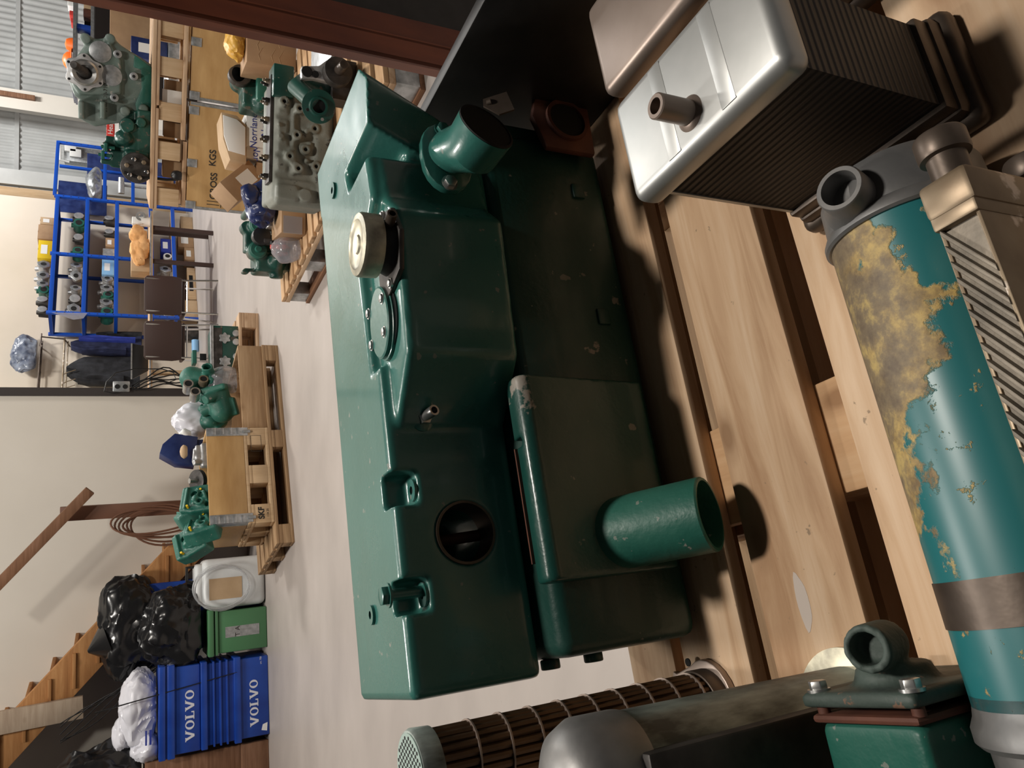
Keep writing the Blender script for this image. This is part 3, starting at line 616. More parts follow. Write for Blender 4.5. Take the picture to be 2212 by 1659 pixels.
solo('casting', 'rough green castings packed down inside the plywood box', 'casting', PF, (.45, .27, .29), B().box(.2, .8, .05, .5, .30, .46, .04), M['green_dark'])
# silver pump, blue card, ring gear, gloves
p = onv(PF, 425, 985, .15); q = B(); q.prism([(-.09, -.05), (.08, -.06), (.1, .03), (-.06, .07)], 0, .09, .012, M=Matrix.Translation((p.x, .17, .46))); q.cyl((p.x, .17, .5), (p.x+.01, .17, .6), .05); q.cyl((p.x-.05, .15, .52), (p.x-.06, .12, .60), .02); q.box(p.x-.03, p.x+.07, .12, .2, .55, .585, .006)
T = Thing('pump', 'bare aluminium pump with a black base sitting in the plywood box', 'pump', PF, (p.x, .17, .44)); T.mpart('body', fused(q, (), .005, 2), M['alu_cast']); T.part('base', B().box(p.x-.11, p.x+.1, .08, .26, .43, .465, .008), M['black'])
p = onv(PF, 385, 975, .3); T = Thing('sandpaper_block', 'folded blue sheet with a curled mottled face sticking up behind the aluminium pump', 'sheet', PF, (p.x, .3, .46))
T.part('sheet', B().prism([(-.11, -.10), (.10, -.13), (.13, .02), (.05, .10), (-.02, .12), (-.09, .02)], 0, .10, .004, M=Matrix.Translation((p.x, .28, p.z)) @ XZ), M['navy'], label='blue sheet')
T.part('stem', B().box(p.x-.03, p.x+.09, .30, .36, .46, p.z-.05, .01), M['navy'])
solo('work_glove', 'pale yellow glove on the aluminium pump', 'glove', PF, (p.x, .2, .6), B().bag(tuple(onv(PF, 398, 975, .2)), (.05, .03, .028), 4, .12, 3), M['card_l'])
p = onv(PF, 425, 1037, .25); T = Thing('timing_gear', 'dark toothed gear wheel with a shaft between the pump and the green covers', 'gear', PF, (p.x, .25, .5))
T.part('wheel', B().lathe([(.02, 0), (.075, 0), (.075, .03), (.05, .035), (.02, .03)], (p.x, .26, p.z-.02), (-.2, -.5, .8), 40, True), M['iron']); T.part('shaft', B().cyl((p.x, .26, p.z-.05), (p.x-.015, .22, p.z+.05), .018), M['steel'])
# green pump castings in the brown collar
def pumpcast(name, label, F, c, rot, m, s=1, bores=2):
    q = B(); q.cyl((-.10, 0, 0), (.05, 0, 0), .075); q.sph((.05, 0, 0), .078); q.box(-.12, -.08, -.09, .09, -.08, .08, .01); q.cyl((0, 0, .04), (.02, 0, .13), .04); q.cyl((-.06, -.05, 0), (-.05, -.14, .03), .035); q.cyl((-.06, .05, .0), (-.04, .12, .06), .032); q.box(-.02, .1, -.03, .03, -.1, 0, .01)
    cuts = [B().cyl((0, 0, .09), (.03, 0, .2), .028), B().cyl((-.055, -.08, .01), (-.045, -.2, .05), .024), B().cyl((-.3, 0, 0), (-.08, 0, 0), .045)]
    me = fused(q, cuts, .006, 2); me.transform(Matrix.Scale(s, 4)); T = Thing(name, label, 'casting', F @ Matrix.Translation(c) @ Euler([math.radians(a) for a in rot]).to_matrix().to_4x4(), (0, 0, 0))
    me.materials.append(m); o = bpy.data.objects.new('body', me); C.objects.link(o); o.parent = T.o; return T
p = onv(PF, 432, 822, .25); T = pumpcast('pump_housing', 'upright green pump housing with two pale flange rings and a brass neck', PF, Vector((p.x, .25, p.z)), (0, -60, 30), M['green_cast'], 1.15)
for (x, y, r_, mt) in ((407, 828, .034, 'steel'), (422, 845, .034, 'steel'), (440, 818, .032, 'brass')):
    e = onv(PF, x, y, .10); q = bpy.data.objects.new('neck_ring', finish('neck_ring', B().ring(e, e+Vector((-.01, .10 if mt == 'steel' else .06, 0)), r_, r_*.72), M[mt])); C.objects.link(q); q.parent = T.o; q.matrix_parent_inverse = T.o.matrix_world.inverted() @ PF
    q2 = bpy.data.objects.new('bore', finish('bore', B().cyl(e+Vector((0, .004, 0)), e+Vector((0, .012, 0)), r_*.73, n=20), M['hole'])); C.objects.link(q2); q2.parent = q
p = onv(PF, 480, 875, .22); pumpcast('pump_housing', 'green ribbed water pump casting lying low at the front of the collar', PF, Vector((p.x, .2, .40)), (20, 15, 160), M['green_cast'], 1.1)
p = onv(PF, 465, 900, .42); pumpcast('pump_housing', 'green casting with an open black mouth behind the lying pump casting', PF, Vector((p.x-.03, .36, .42)), (-10, -40, 200), M['green_cast'], 1.0)
p = onv(PF, 485, 815, .12); solo('plastic_film', 'crumpled clear plastic film between the two green pump castings', 'plastic film', PF, (p.x, .16, .3), B().bag((p.x, .16, p.z), (.10, .07, .12), 2, .3, 4), M['bagclear'])
p = onv(PF, 425, 905, .40); solo('plastic_bag', 'white plastic bag sitting between the collar and the plywood box', 'bag', PF, (p.x, .42, .3), B().bag((p.x, .45, p.z+.01), (.14, .12, .15), 5, .22, 5).bag((p.x+.10, .45, p.z-.02), (.07, .07, .08), 9, .25, 4).cyl((p.x, .45, .30), (p.x, .45, p.z), .05), M['bagwhite'])
p = onv(PF, 400, 945, .35); solo('paper_wad', 'small crumpled white paper in front of the white bag', 'paper', PF, (p.x, .32, .5), B().bag((p.x, .32, p.z), (.05, .04, .05), 7, .3, 3), M['paper'])
# cylinder heads block standing on its own pallet behind
PB = frame(.336, 6.73, 12)
pallet2('wooden_pallet', 'short pine pallet piece on the floor between the brown pallet and the chairs', PB, -.62, .25, 0, .7, 0, .16, M['pine'], M['pine'], nb=3)
T = Thing('engine_block', 'green engine block lying on its side, showing valve plates and round plugs', 'engine block', PB, (0, .2, .16))
b = B(); (x0, x1, z0, z1) = blk(b, PB, .05, 458, 519, 705, 812, .32, .16); bd = T.part('block', b, M['green_dark'])
T.part('machined_face', B().box(x0+.02, x1-.02, .047, .05, z0+.13, z1-.015, .001), M['iron']); T.part('rim', B().box(x0, x1, .04, .10, z1-.012, z1+.01, .002), M['galv'])
for k in range(2):
    cx_ = x0+.12+k*.20
    T.part('valve_plate', B().prism([(cx_+.042*math.cos(a)*(1+.18*math.cos(6*a)), z1-.10+.042*math.sin(a)*(1+.18*math.cos(6*a))) for a in [i*math.pi/15 for i in range(30)]], .036, .048, .002, M=XZ), M['galv'])
    for j in range(2): T.part('plug', B().cyl((cx_-.03+j*.075, .03, z1-.19), (cx_-.03+j*.075, .05, z1-.19), .028, bev=.004), M['alu_cast'])
T = Thing('carton', 'narrow pale crate board standing on end beside the green engine block', 'board', PB, (-.3, .1, .16)); b = B(); blk(b, PB, .02, 480, 525, 795, 800, .3, .16); T.part('board', b, M['pine_z'])
T = Thing('stop_box', 'small green slotted cover on top of the block near the chairs', 'cover', PB, (-.4, .1, .16)); b = B(); blk(b, PB, .3, 425, 455, 757, 785, .12, .5); T.part('cover', b, M['green_cast']); b = B(); blk(b, PB, .29, 432, 446, 764, 778, .02, None, .001); T.part('slot', b, M['hole']); b = B(); blk(b, PB, .3, 455, 460, 757, 785, .12, .16); T.part('stand', b, M['iron'])
# ------------------------------------------------------------------ jerrycan, bins and bags
BF = frame(-2.43, 6.1, 12)
T = Thing('jerrycan', 'white plastic jerrycan standing beside the brown pallet with a clear hose looped on its front', 'jerrycan', BF, (.87, .15, 0))
T.part('body', B().box(.69, 1.07, .02, .30, 0, .47, .05, seg=4), M['canister']); T.part('shoulder', B().box(.72, 1.04, .05, .27, .44, .52, .03, seg=3), M['canister'])
T.part('handle', B().tube([(1.02, .15, .5), (1.02, .15, .57), (.92, .15, .57), (.90, .15, .5)], .013), M['black'])
T.part('label', B().box(.76, .92, .017, .0195, .18, .42, .0), M['card_l'], label='torn paper label'); T.part('cap', B().cyl((.78, .15, .515), (.78, .15, .55), .03, bev=.004), M['white'])
q = B()
for k in range(4):
    pts = []
    for i in range(40):
        a = 2*math.pi*i/40; pts.append((.84+.16*math.cos(a)*(1+.05*math.sin(k*2+a))+.008*k, -.012-.006*k-.01*math.sin(a+k), .325+.20*math.sin(a)*(1+.04*math.cos(k*3+a))+.006*k))
    q.tube(pts, .0065, 8, True)
solo('hose_coil', 'clear plastic hose coiled in loops over the white jerrycan', 'hose', BF, (.84, -.02, .1), q, M['hose'])
T = Thing('storage_bin', 'green plastic bin with lid, standing between the jerrycan and the blue bins', 'bin', BF, (.51, .1, 0))
T.part('body', B().prism([(.36, .0), (.67, .0), (.66, .42), (.37, .42)], 0, .36, .012), M['green_bin']); T.part('lid', B().box(.35, .685, -.012, .43, .36, .385, .008).box(.345, .69, -.02, .44, .392, .435, .01), M['green_bin'])
T.part('tape', B().box(.47, .55, -.0022, -.0008, .06, .31, .0), M['galv'], label='strip of tape'); text(T, 'mark', 'T A', .05, (.51, -.004, .22), (math.pi/2, 0, 0), M['ink'])
def slab_letters(s, h):
    """heavy slab-serif capitals as flat prisms, (x, z) polygons"""
    out = []; x = 0; w = .18*h; t = .09*h
    for ch in s:
        L = []
        if ch == 'V': L += [[(.0, h), (.26*h, h), (.5*h, .3*h), (.74*h, h), (1.0*h, h), (.62*h, 0), (.38*h, 0)], [(-.06*h, h), (.36*h, h), (.36*h, h-t), (-.06*h, h-t)], [(.70*h, h), (1.06*h, h), (1.06*h, h-t), (.70*h, h-t)]]; adv = 1.1*h
        if ch == 'L': L += [[(.12*h, 0), (.12*h+.24*h, 0), (.36*h, h), (.12*h, h)], [(0, h), (.48*h, h), (.48*h, h-t), (0, h-t)], [(0, 0), (.78*h, 0), (.78*h, t), (0, t)], [(.66*h, 0), (.78*h, 0), (.78*h, .34*h), (.66*h, .3*h)]]; adv = .88*h
        if ch == 'O':
            adv = 1.0*h; n = 20
            for i in range(n):
                a, c = 2*math.pi*i/n, 2*math.pi*(i+1)/n
                f = lambda a, ro, rz: (.46*h+ro*math.cos(a), .5*h+rz*math.sin(a))
                L.append([f(a, .46*h, .5*h), f(c, .46*h, .5*h), f(c, .23*h, .40*h), f(a, .23*h, .40*h)])
        out += [[(px+x, pz) for px, pz in P_] for P_ in L]; x += adv
    return out, x
def volvo(T, F, x0, wd, z, v, parent, h=.062):
    P_, L = slab_letters('VOLVO', h); k = wd/L; q = B()
    for i, poly in enumerate(P_): q.prism([(x0+a*k, z+c) for a, c in poly], v-.0022-.00003*(i % 3), v+.001, 0, M=XZ)
    T.part('lettering', q, M['bagwhite'], parent=parent, label='white VOLVO lettering')
def bin_(label, z0, z1, x0, x1, v, fl=(.35, 1), zl=0, name='storage_bin', lx=.08, lw=.36, txt=True):
    T = Thing(name, label, 'bin', BF, ((x0+x1)/2, v+.2, z0)); hh = z1-z0
    bd = T.part('body', B().prism([(x0+.02, v), (x1-.02, v), (x1-.02, v+.42), (x0+.02, v+.42)], z0, z1-.03, .01), M['blue'])
    q = B(); q.box(x0, x1, v-.02, v+.44, z0+hh*fl[0], z0+hh*fl[0]+.05, .006); q.box(x0, x1, v-.024, v+.444, z1-.045, z1, .006)
    for k in range(1, 4):
        zz = z0+hh*fl[0]+.05+(z1-.045-z0-hh*fl[0]-.05)*k/4; q.box(x0+.008, x1-.008, v-.014, v+.434, zz-.006, zz+.008, .003)
    T.part('rim', q, M['blue'])
    if txt: volvo(T, BF, x0+lx, lw, zl, v, bd)
    return T
T = bin_('lower blue bin lettered VOLVO, on the floor, with a wide ribbed lip', 0, .49, -.30, .32, 0, (.42, 1), .08, lx=.1, lw=.34)
text(T, 'small_mark', 'art. 750', .018, (.27, -.002, .055), FR, M['bagwhite']); T.part('torn_sticker', B().prism([(-.25, .02), (-.19, .015), (-.2, .05), (-.24, .06)], -.0016, 0, 0, M=XZ), M['paper'])
bin_('upper blue bin lettered VOLVO, stacked on the lower one under the white bags', .492, .775, -.32, .33, .0, (.62, 1), .535, lx=.1, lw=.36)
T = Thing('storage_bin', 'empty blue crate turned on end behind the black bags, only its rim showing', 'bin', BF, (.7, .5, 0)); p = onv(BF, 305, 1245, .45); T.part('body', B().box(.38, .92, .36, .78, 0, p.z, .01), M['blue'])
def blackbag(label, c, sc, seed, base, F=BF, m='bagblack', kn=True):
    q = B().bag(c, sc, seed, .26, 5, 1.9)
    if kn: q.cyl((c[0]-.10, c[1], c[2]+sc[2]*.62), (c[0]-.15, c[1], c[2]+sc[2]*1.22), .17, .012, 14)
    return solo('plastic_bag', label, 'bag', F, (c[0], c[1], c[2]-sc[2]*.7), q, M[m], ang=28)
blackbag('big black bin bag bulging over the green bin lid', (.58, .16, .66), (.32, .20, .25), 1, 0, kn=False)
blackbag('black bin bag with a peaked top, stacked above the bag on the green bin', (.62, .36, .95), (.38, .2, .24), 6, 0)
T = Thing('timber_box', 'dark brown timber box against the stairs, left of the blue bins', 'box', BF, (-.65, .3, 0)); T.part('box', B().box(-1.25, -.34, .12, .6, 0, .86, .01), M['brownwood']); T.part('plank', B().box(-1.3, -.33, .06, .11, 0, .20, .006), M['brownwood'])
blackbag('large shiny black bin bag in the bottom left corner, beside the white bags', (-.58, .28, 1.14), (.42, .22, .36), 11, 0, kn=False)
T = Thing('plastic_bag', 'white carrier bags with blue print lying on the upper blue bin', 'bag', BF, (.0, .2, .776)); T.part('bag', B().bag((.05, .2, .89), (.27, .17, .145), 21, .25, 5), M['bagwhite']); T.part('bag_end', B().bag((-.24, .18, .85), (.12, .12, .1), 24, .3, 4), M['bagwhite'])
T.part('print', B().box(-.2, -.10, .015, .022, .82, .835).box(-.2, -.1, .015, .022, .85, .862), M['ink_blue'])
solo('plastic_bag', 'small pinkish thin bag on top of the white carrier bags', 'bag', BF, (-.12, .25, 1.0), B().bag((-.12, .24, 1.00), (.13, .1, .07), 31, .3, 4), M['bagwhite'])
# ------------------------------------------------------------------ stairs against the near wall
ST = frame(0, 6.78, 0)
T = Thing('staircase', 'brown wooden staircase rising to the left along the pale wall', 'staircase', W, (-1.5, 6.9, 0))
d = Vector((-1.50, 0, 1.28)).normalized(); nn = Vector((-d.z, 0, d.x))*-1
def beam(p0, p1, wd, y0, y1, off=0):
    p0 = Vector(p0); p1 = Vector(p1); dd_ = (p1-p0).normalized(); n2 = Vector((-dd_.z, 0, dd_.x)); a = p0+n2*(off-wd/2); b2 = p0+n2*(off+wd/2); c2 = p1+n2*(off+wd/2); e2 = p1+n2*(off-wd/2)
    return B().prism([(v.x, v.z) for v in (a, b2, c2, e2)], y0, y1, .004, M=XZ)
u0 = at(420, 1180, 6.75); u1 = at(0, 1625, 6.75); dd_ = (u1-u0).normalized(); lo = u0-dd_*(u0.z/dd_.z)*.98
T.part('stringer', beam(lo+Vector((0, 0, .05)), u1+dd_*1.2, .26, 6.72, 6.77), M['stairwood'], label='orange-brown stringer'); T.part('stringer', beam(lo+Vector((0, 0, .05)), u1+dd_*1.2, .2, 7.26, 7.31, .06), M['brownwood'])
for k in range(13):
    c_ = lo+dd_*(.22+.235*k); T.part('tread', B().box(c_.x-.16, c_.x+.11, 6.705, 7.26, c_.z+.04, c_.z+.065, .003), M['stairwood'])
T.part('shade_board', beam(lo+Vector((0, 0, -.03)), u1+dd_*1.2, .02, 6.78, 7.25, .10), M['brownwood'])  # added board, its dark brown stands in for the shade under the stairs
a = at(-60, 1320, 6.72); b_ = at(195, 1058, 6.72); T.part('handrail', beam(a, b_, .075, 6.66, 6.72), M['brownwood'], label='brown handrail')
a = at(135, 1113, 6.74); T.part('newel_post', B().box(a.x-.055, a.x+.055, 6.78, 6.82, 0.1, a.z+.02, .004), M['rope'], label='reddish brown newel board')
a = at(0, 1560, 6.7); b_ = at(180, 1525, 6.7); T.part('baluster', beam(a+(a-b_)*.5, b_, .17, 6.67, 6.705), M['pine_grey'], label='grey wooden baluster')
q = B()
for k in range(6):
    pts = [at(130+12*k*(i/10)**1.0-40*math.sin(i/10*3.1)*(.2*k-.5)+i*22, 1600-i*18-k*5+12*math.sin(i*.6+k), 6.5+.01*k) for i in range(11)]; q.tube(pts, .004, 5)
solo('cable_bundle', 'loose dark cables hanging over the stair stringer above the blue bins', 'cable', W, tuple(at(200, 1520, 6.5)), q, M['black'])
a = BF @ onv(BF, 205, 1540, -.02); b_ = BF @ onv(BF, 512, 1452, -.018); solo('aerial_rod', 'thin black rod leaning across the front of the blue bins', 'rod', W, tuple(b_), B().cyl(b_, a, .003, .005, 8), M['black'])
# brown coil hanging from the newel
q = B(); cc = at(332, 1125, 6.62)
for k in range(6):
    pts = []; rw, rh = .085+.012*(k % 3)+.006*k, .30-.008*k
    for i in range(36):
        a = 2*math.pi*i/36; pts.append((cc.x+rw*math.cos(a)+.012*math.sin(2*a+k)-.01*k, cc.y+.012*k+.05*math.cos(a), cc.z-.02*k+rh*math.sin(a)))
    q.tube(pts, .008, 8, True)
solo('hose_coil', 'rust-brown hose coil hanging on the stair newel board', 'hose', W, (cc.x, cc.y, cc.z-.3), q, M['rope'])
# extension lead on the dark post
T = Thing('extension_lead', 'hanging black extension lead with a grey double socket, beside the dark wall post', 'cable', W, tuple(at(250, 835, 7.29)))
a = at(262, 835, 7.30); T.part('socket', B().box(a.x-.045, a.x+.045, 7.27, 7.31, a.z-.065, a.z+.065, .008), M['galv'], label='grey double socket')
for dz_ in (-.03, .03): T.part('outlet', B().cyl((a.x, 7.266, a.z+dz_), (a.x, 7.272, a.z+dz_), .02), M['black'])
q = B()
for k in range(7):
    pts = [at(285+i*13.5, 838-6*k*math.sin(i*.32)+5*math.sin(i*.9+k)-i*.8, 7.26+.01*k) for i in range(10)]; q.tube(pts, .006, 6)
q.tube([at(*p_, 7.29) for p_ in ((285, 838), (245, 850), (225, 845), (230, 825), (250, 805), (290, 797), (350, 797), (375, 805), (380, 820), (360, 828))], .005, 6)
T.part('cable', q, M['black'])
# ------------------------------------------------------------------ blue shelving
T = Thing('shelving_unit', 'bright blue steel shelving unit with four shelves, holding pumps and cartons', 'shelving', SF, (1.1, .25, 0))
def upr(u, v, z0=0, z1=1.95):
    q = B().box(u-.022, u+.022, v-.02, v+.02, z0, z1, .002); pr_ = T.part('upright', q, M['blue_steel'])
    if v < .1:
        s0 = T.part('slot', B().box(u-.006, u+.006, v-.0212, v-.0195, .12, .134), M['darktrim'], parent=pr_)
        for k in range(1, 18): c = s0.copy(); C.objects.link(c); c.location.z += .1*k
for u in (.0, 1.085, 2.25, 3.45): upr(u, 0); upr(u, .5)
for z in (1.93, 1.53, 1.125, .65, .33):
    T.part('shelf', B().box(-.02, 2.27, -.018, .012, z-.055, z, .002).box(-.02, 2.27, .49, .52, z-.055, z, .002).box(-.02, .015, .0, .5, z-.045, z-.005).box(2.235, 2.27, 0, .5, z-.045, z-.005), M['blue_steel'], label='blue shelf beam')
    T.part('shelf_board', B().box(0, 2.25, .014, .488, z-.012, z+.001), M['card_l'] if z < 1.9 else M['brownwood'], label='chipboard shelf')
for z in (1.97, 1.30, .9):
    T.part('shelf', B().box(2.27, 3.47, -.018, .012, z-.05, z, .002), M['blue_steel'], label='blue beam of the far bay')
T.part('sheet', B().prism([(.0, 1.45), (-.02, 1.88), (-.13, 1.62), (-.10, 1.5)], -.03, -.026, 0, M=XZ), M['bagclear'], label='torn clear sheet')
def pump_proto(kind):
    b = B(); m1 = {'alu': 'alu_cast', 'green': 'green_cast', 'round': 'iron'}[kind]
    T = Thing('water_pump', 'x', 'pump', W, (0, 0, 0))
    if kind == 'alu': T.part('body', B().cyl((0, .02, .06), (0, .12, .06), .05, .04).cyl((0, .06, .06), (.02, .08, .13), .022), M['green_cast' if 0 else 'alu_cast']); T.part('flange', B().prism([(-.065, 0), (-.02, .05), (.03, .055), (.065, .0), (.03, -.05), (-.03, -.055)], -.0, .02, .006, M=Matrix.Translation((0, 0, .062)) @ XZ), M['galv']); T.part('bore', B().cyl((0, -.002, .062), (0, .002, .062), .024), M['hole']); T.part('foot', B().box(-.03, .03, .02, .1, 0, .02, .004), M['alu_cast'])
    if kind == 'green': T.part('body', B().cyl((0, .0, .055), (0, .13, .055), .05, .055).box(-.05, .05, .02, .1, 0, .04, .008).cyl((0, .06, .06), (0, .06, .125), .025), M['green_cast']); T.part('bore', B().cyl((0, -.002, .055), (0, .003, .055), .03), M['hole'])
    if kind == 'round': T.part('body', B().cyl((0, .06, 0), (0, .06, .09), .055, .05, bev=.006).cyl((0, .06, .09), (0, .06, .11), .03, .02), M['iron']); T.part('disc', B().cyl((0, .004, .055), (0, .012, .055), .045, bev=.003), M['alu_cast'])
    return T.o
PR = {k: pump_proto(k) for k in ('alu', 'green', 'round')}; usedp = set()
shelf_items = {('top', 1.93, 108): [(572, 'alu', 'with a cable, just right of the yellow carton'), (595, 'alu', 'second right of the yellow carton... '), (613, 'alu', ''), (626, 'green', ''), (646, 'round', ''), (668, 'round', '')],
  ('second', 1.53, 176): [(466, 'round', ''), (482, 'green', ''), (512, 'round', ''), (541, 'green', ''), (573, 'alu', ''), (597, 'alu', ''), (622, 'alu', ''), (645, 'round', ''), (668, 'alu', '')],
  ('third', 1.125, 247): [(471, 'round', ''), (500, 'round', ''), (602, 'alu', ''), (622, 'alu', ''), (637, 'green', ''), (652, 'alu', ''), (673, 'green', '')],
  ('lowest', .33, 373): [(582, 'alu', ''), (678, 'alu', '')], ('fourth', .65, 318): [(478, 'alu', '')]}
KW = {'alu': 'bare aluminium pump with a pale flange', 'green': 'green painted pump', 'round': 'dark round pump body'}
ORD = ['first', 'second', 'third', 'fourth', 'fifth', 'sixth', 'seventh', 'eighth', 'ninth']
for (sh, z, xx), items in shelf_items.items():
    items = sorted(items, key=lambda t: -t[0])
    for i, (y, kind, _) in enumerate(items):
        u = onv(SF, xx, y, .06).x; Mx = SF @ Matrix.Translation((u, .05, z+.002)) @ Matrix.Rotation(random.uniform(-.5, .5), 4, 'Z') @ Matrix.Scale(random.uniform(1.3, 1.55), 4)
        lab = KW[kind]+', '+ORD[i]+' from left on the '+sh+' blue shelf'; grp = 'pumps on the '+sh+' blue shelf'
        if kind not in usedp: usedp.add(kind); o = PR[kind]; o.matrix_world = Mx; o['label'] = lab; o['group'] = grp
        else: dup(PR[kind], Mx, lab, grp)
def sbox(name, label, cat, z, x0, y0, y1, m, v=.06, dep=.2, F=SF, group=None, lab=None, x1=None):
    p = onv(F, x0, y1, v); q = onv(F, x0, y0, v)
    T = Thing(name, label, cat, F, ((p.x+q.x)/2, v+dep/2, z), group); top = onv(F, x0, (y0+y1)/2, v).z
    T.part('box', B().box(p.x, q.x, v, v+dep, z+.002, top, .004), M[m])
    if lab: T.part('front_patch', B().box(p.x+.25*(q.x-p.x), p.x+.75*(q.x-p.x), v-.002, v, z+.35*(top-z), z+.8*(top-z)), M[lab])  # paper label on cartons; on the open crate a dark patch painting its shade
    T.part('tape', B().box((p.x+q.x)/2-.012, (p.x+q.x)/2+.012, v-.0015, v+dep, top-.001, top+.0012), M['card_l' if m != 'card_l' else 'card'])
    return T
sbox('carton', 'yellow carton on top of the blue shelving', 'box', 1.93, 82, 518, 557, 'yellow', lab='paper')
sbox('carton', 'larger brown carton beside the yellow carton on top of the blue shelving', 'box', 1.93, 82, 484, 515, 'card')
sbox('carton', 'small brown carton at the right end of the shelving top', 'box', 1.93, 87, 468, 483, 'card_l', lab='paper')
sbox('carton', 'small brown carton with a white tag on the third shelf', 'box', 1.125, 228, 513, 532, 'card', lab='paper')
sbox('filter_can', 'pair of small grey cans on the third shelf beside the middle upright', 'can', 1.125, 222, 536, 551, 'alu_cast')
sbox('carton', 'light blue carton on the third shelf just left of the middle upright', 'box', 1.125, 220, 560, 592, 'lblue', lab='paper')
T = sbox('carton', 'blue and white carton on the lowest shelf behind the table legs', 'box', .33, 347, 515, 543, 'ink_blue', lab='paper')
T = Thing('blower_wheel', 'small round fan housing beside the blue and white carton on the lowest shelf', 'fan', SF, (onv(SF, 360, 553, .06).x, .08, .33)); p = onv(SF, 362, 553, .05); T.part('housing', B().cyl((p.x, .05, p.z), (p.x, .12, p.z), .06), M['white']); T.part('hub', B().cyl((p.x, .046, p.z), (p.x, .05, p.z), .035), M['black'])
sbox('carton', 'tan carton on the floor under the right end of the shelving', 'box', 0, 390, 467, 500, 'card_l')
sbox('carton', 'brown carton with a white label on the floor, second from the right under the shelving', 'box', 0, 384, 503, 532, 'card', lab='paper')
sbox('carton', 'small brown carton with a label on the floor under the middle upright', 'box', 0, 398, 534, 560, 'card', lab='paper')
sbox('wooden_crate', 'open pine crate of parts on the floor behind the chairs', 'crate', 0, 405, 578, 645, 'pine_z', lab='hole')  # dark patch painted on the solid front for the shaded inside
sbox('carton', 'tan carton on the floor behind the left chair of the pair', 'box', 0, 392, 648, 685, 'card_l', v=.02)
T = Thing('oil_drum', 'small black drum on the floor left of the shelving', 'drum', SF, (-.17, .1, 0)); T.part('drum', B().cyl((-.17, .15, 0), (-.17, .15, .22), .11, bev=.01), M['iron'])
T = Thing('paper_roll', 'pale blue roll on the floor near the coats', 'roll', SF, (-.42, .1, 0)); T.part('roll', B().cyl((-.48, .15, .05), (-.32, .1, .05), .05), M['lblue'])
solo('parts_bag', 'grey bag of parts behind the far bay of the shelving', 'bag', SF, (2.8, .3, 1.3), B().bag((2.85, .25, 1.42), (.3, .2, .13), 40, .2, 4, flat=True), M['galv'])
T = Thing('blue_tarpaulin', 'blue-grey sheet hanging behind the far bay of the shelving', 'sheet', SF, (2.9, .5, 1.3)); T.part('sheet', B().box(2.45, 3.15, .53, .54, 1.25, 1.95, .003), M['lblue' if 0 else 'navy'])
# ------------------------------------------------------------------ table and chairs
TF = frame(1.92, 10.35, 9)
T = Thing('work_table', 'long table with a light edge and brown legs, in front of the shelving', 'table', TF, (-.9, .35, 0))
p = onv(TF, 322, 455, 0); x1 = p.x; x0 = onv(TF, 322, 850, 0).x; zt2 = onv(TF, 324, 640, 0).z
T.part('tabletop', B().box(x0, x1, 0, .7, zt2-.03, zt2, .003), M['pine']); T.part('edge_strip', B().box(x0, x1, -.006, 0, zt2-.012, zt2+.004, .001), M['galv'])
for y in (500, 572): u = onv(TF, 330, y-8, .05).x; T.part('leg', B().prism([(u-.035, 0+.05), (u+.035, .05), (u+.03, .0+.09), (u-.03, .09)], 0, .001) if 0 else B().box(u-.025, u+.025, .03, .07, .0, zt2-.03, .003), M['brownseat'])
for u, v in ((x1-.05, .62), (x0+.35, .62)): T.part('leg', B().box(u-.025, u+.025, v, v+.04, 0, zt2-.03, .003), M['pine_z' if u < 0 else 'brownseat'])
T.part('leg', B().box(x0+.25, x0+.29, .03, .07, 0, zt2-.03, .003), M['pine_z'], label='pale wooden leg')
T = Thing('carton', 'tan carton with an orange cloth draped over it on the table', 'box', TF, (1.2, .25, zt2)); b = B(); p = onv(TF, 283, 585, .1); q_ = onv(TF, 283, 520, .1); T.part('box', B().box(p.x, q_.x, .1, .38, zt2+.001, p.z, .005), M['card_l'])
q = B()
for k, (x, y, s) in enumerate(((300, 545, .16), (305, 520, .15), (310, 535, .13), (298, 508, .12))): c = onv(TF, x, y, .05); q.bag((c.x, .06, max(c.z, zt2+.07)), (s, .05, .09), 50+k, .35, 4)
solo('orange_cloth', 'crumpled orange cloth hanging over the tan carton on the table', 'cloth', TF, (1.2, .05, zt2+.001), q, M['orangecloth'])
T = Thing('hand_tool', 'white and steel machine part at the right end of the table', 'tool', TF, (onv(TF, 300, 480, .2).x, .2, zt2)); c = onv(TF, 300, 478, .15); T.part('body', B().cyl((c.x, .15, zt2), (c.x, .15, zt2+.1), .06).box(c.x-.05, c.x+.04, .1, .2, zt2+.08, zt2+.2, .01), M['white']); T.part('wheel', B().ring((c.x+.05, .1, zt2+.1), (c.x+.05, .13, zt2+.1), .06, .03), M['steel'])
T = Thing('computer_screen', 'black flat panel standing tilted on the left end of the table', 'screen', TF, (0, .2, zt2)); p = onv(TF, 283, 818, .15); q_ = onv(TF, 283, 742, .15)
T.part('panel', B().prism([(p.x, p.z-.02), (q_.x, p.z), (q_.x-.03, zt2+.01), (p.x+.1, zt2+.01)], .15, .18, .003, M=XZ), M['black']); T.part('rim', B().box(p.x, q_.x, .14, .185, p.z-.012, p.z+.003), M['galv'])
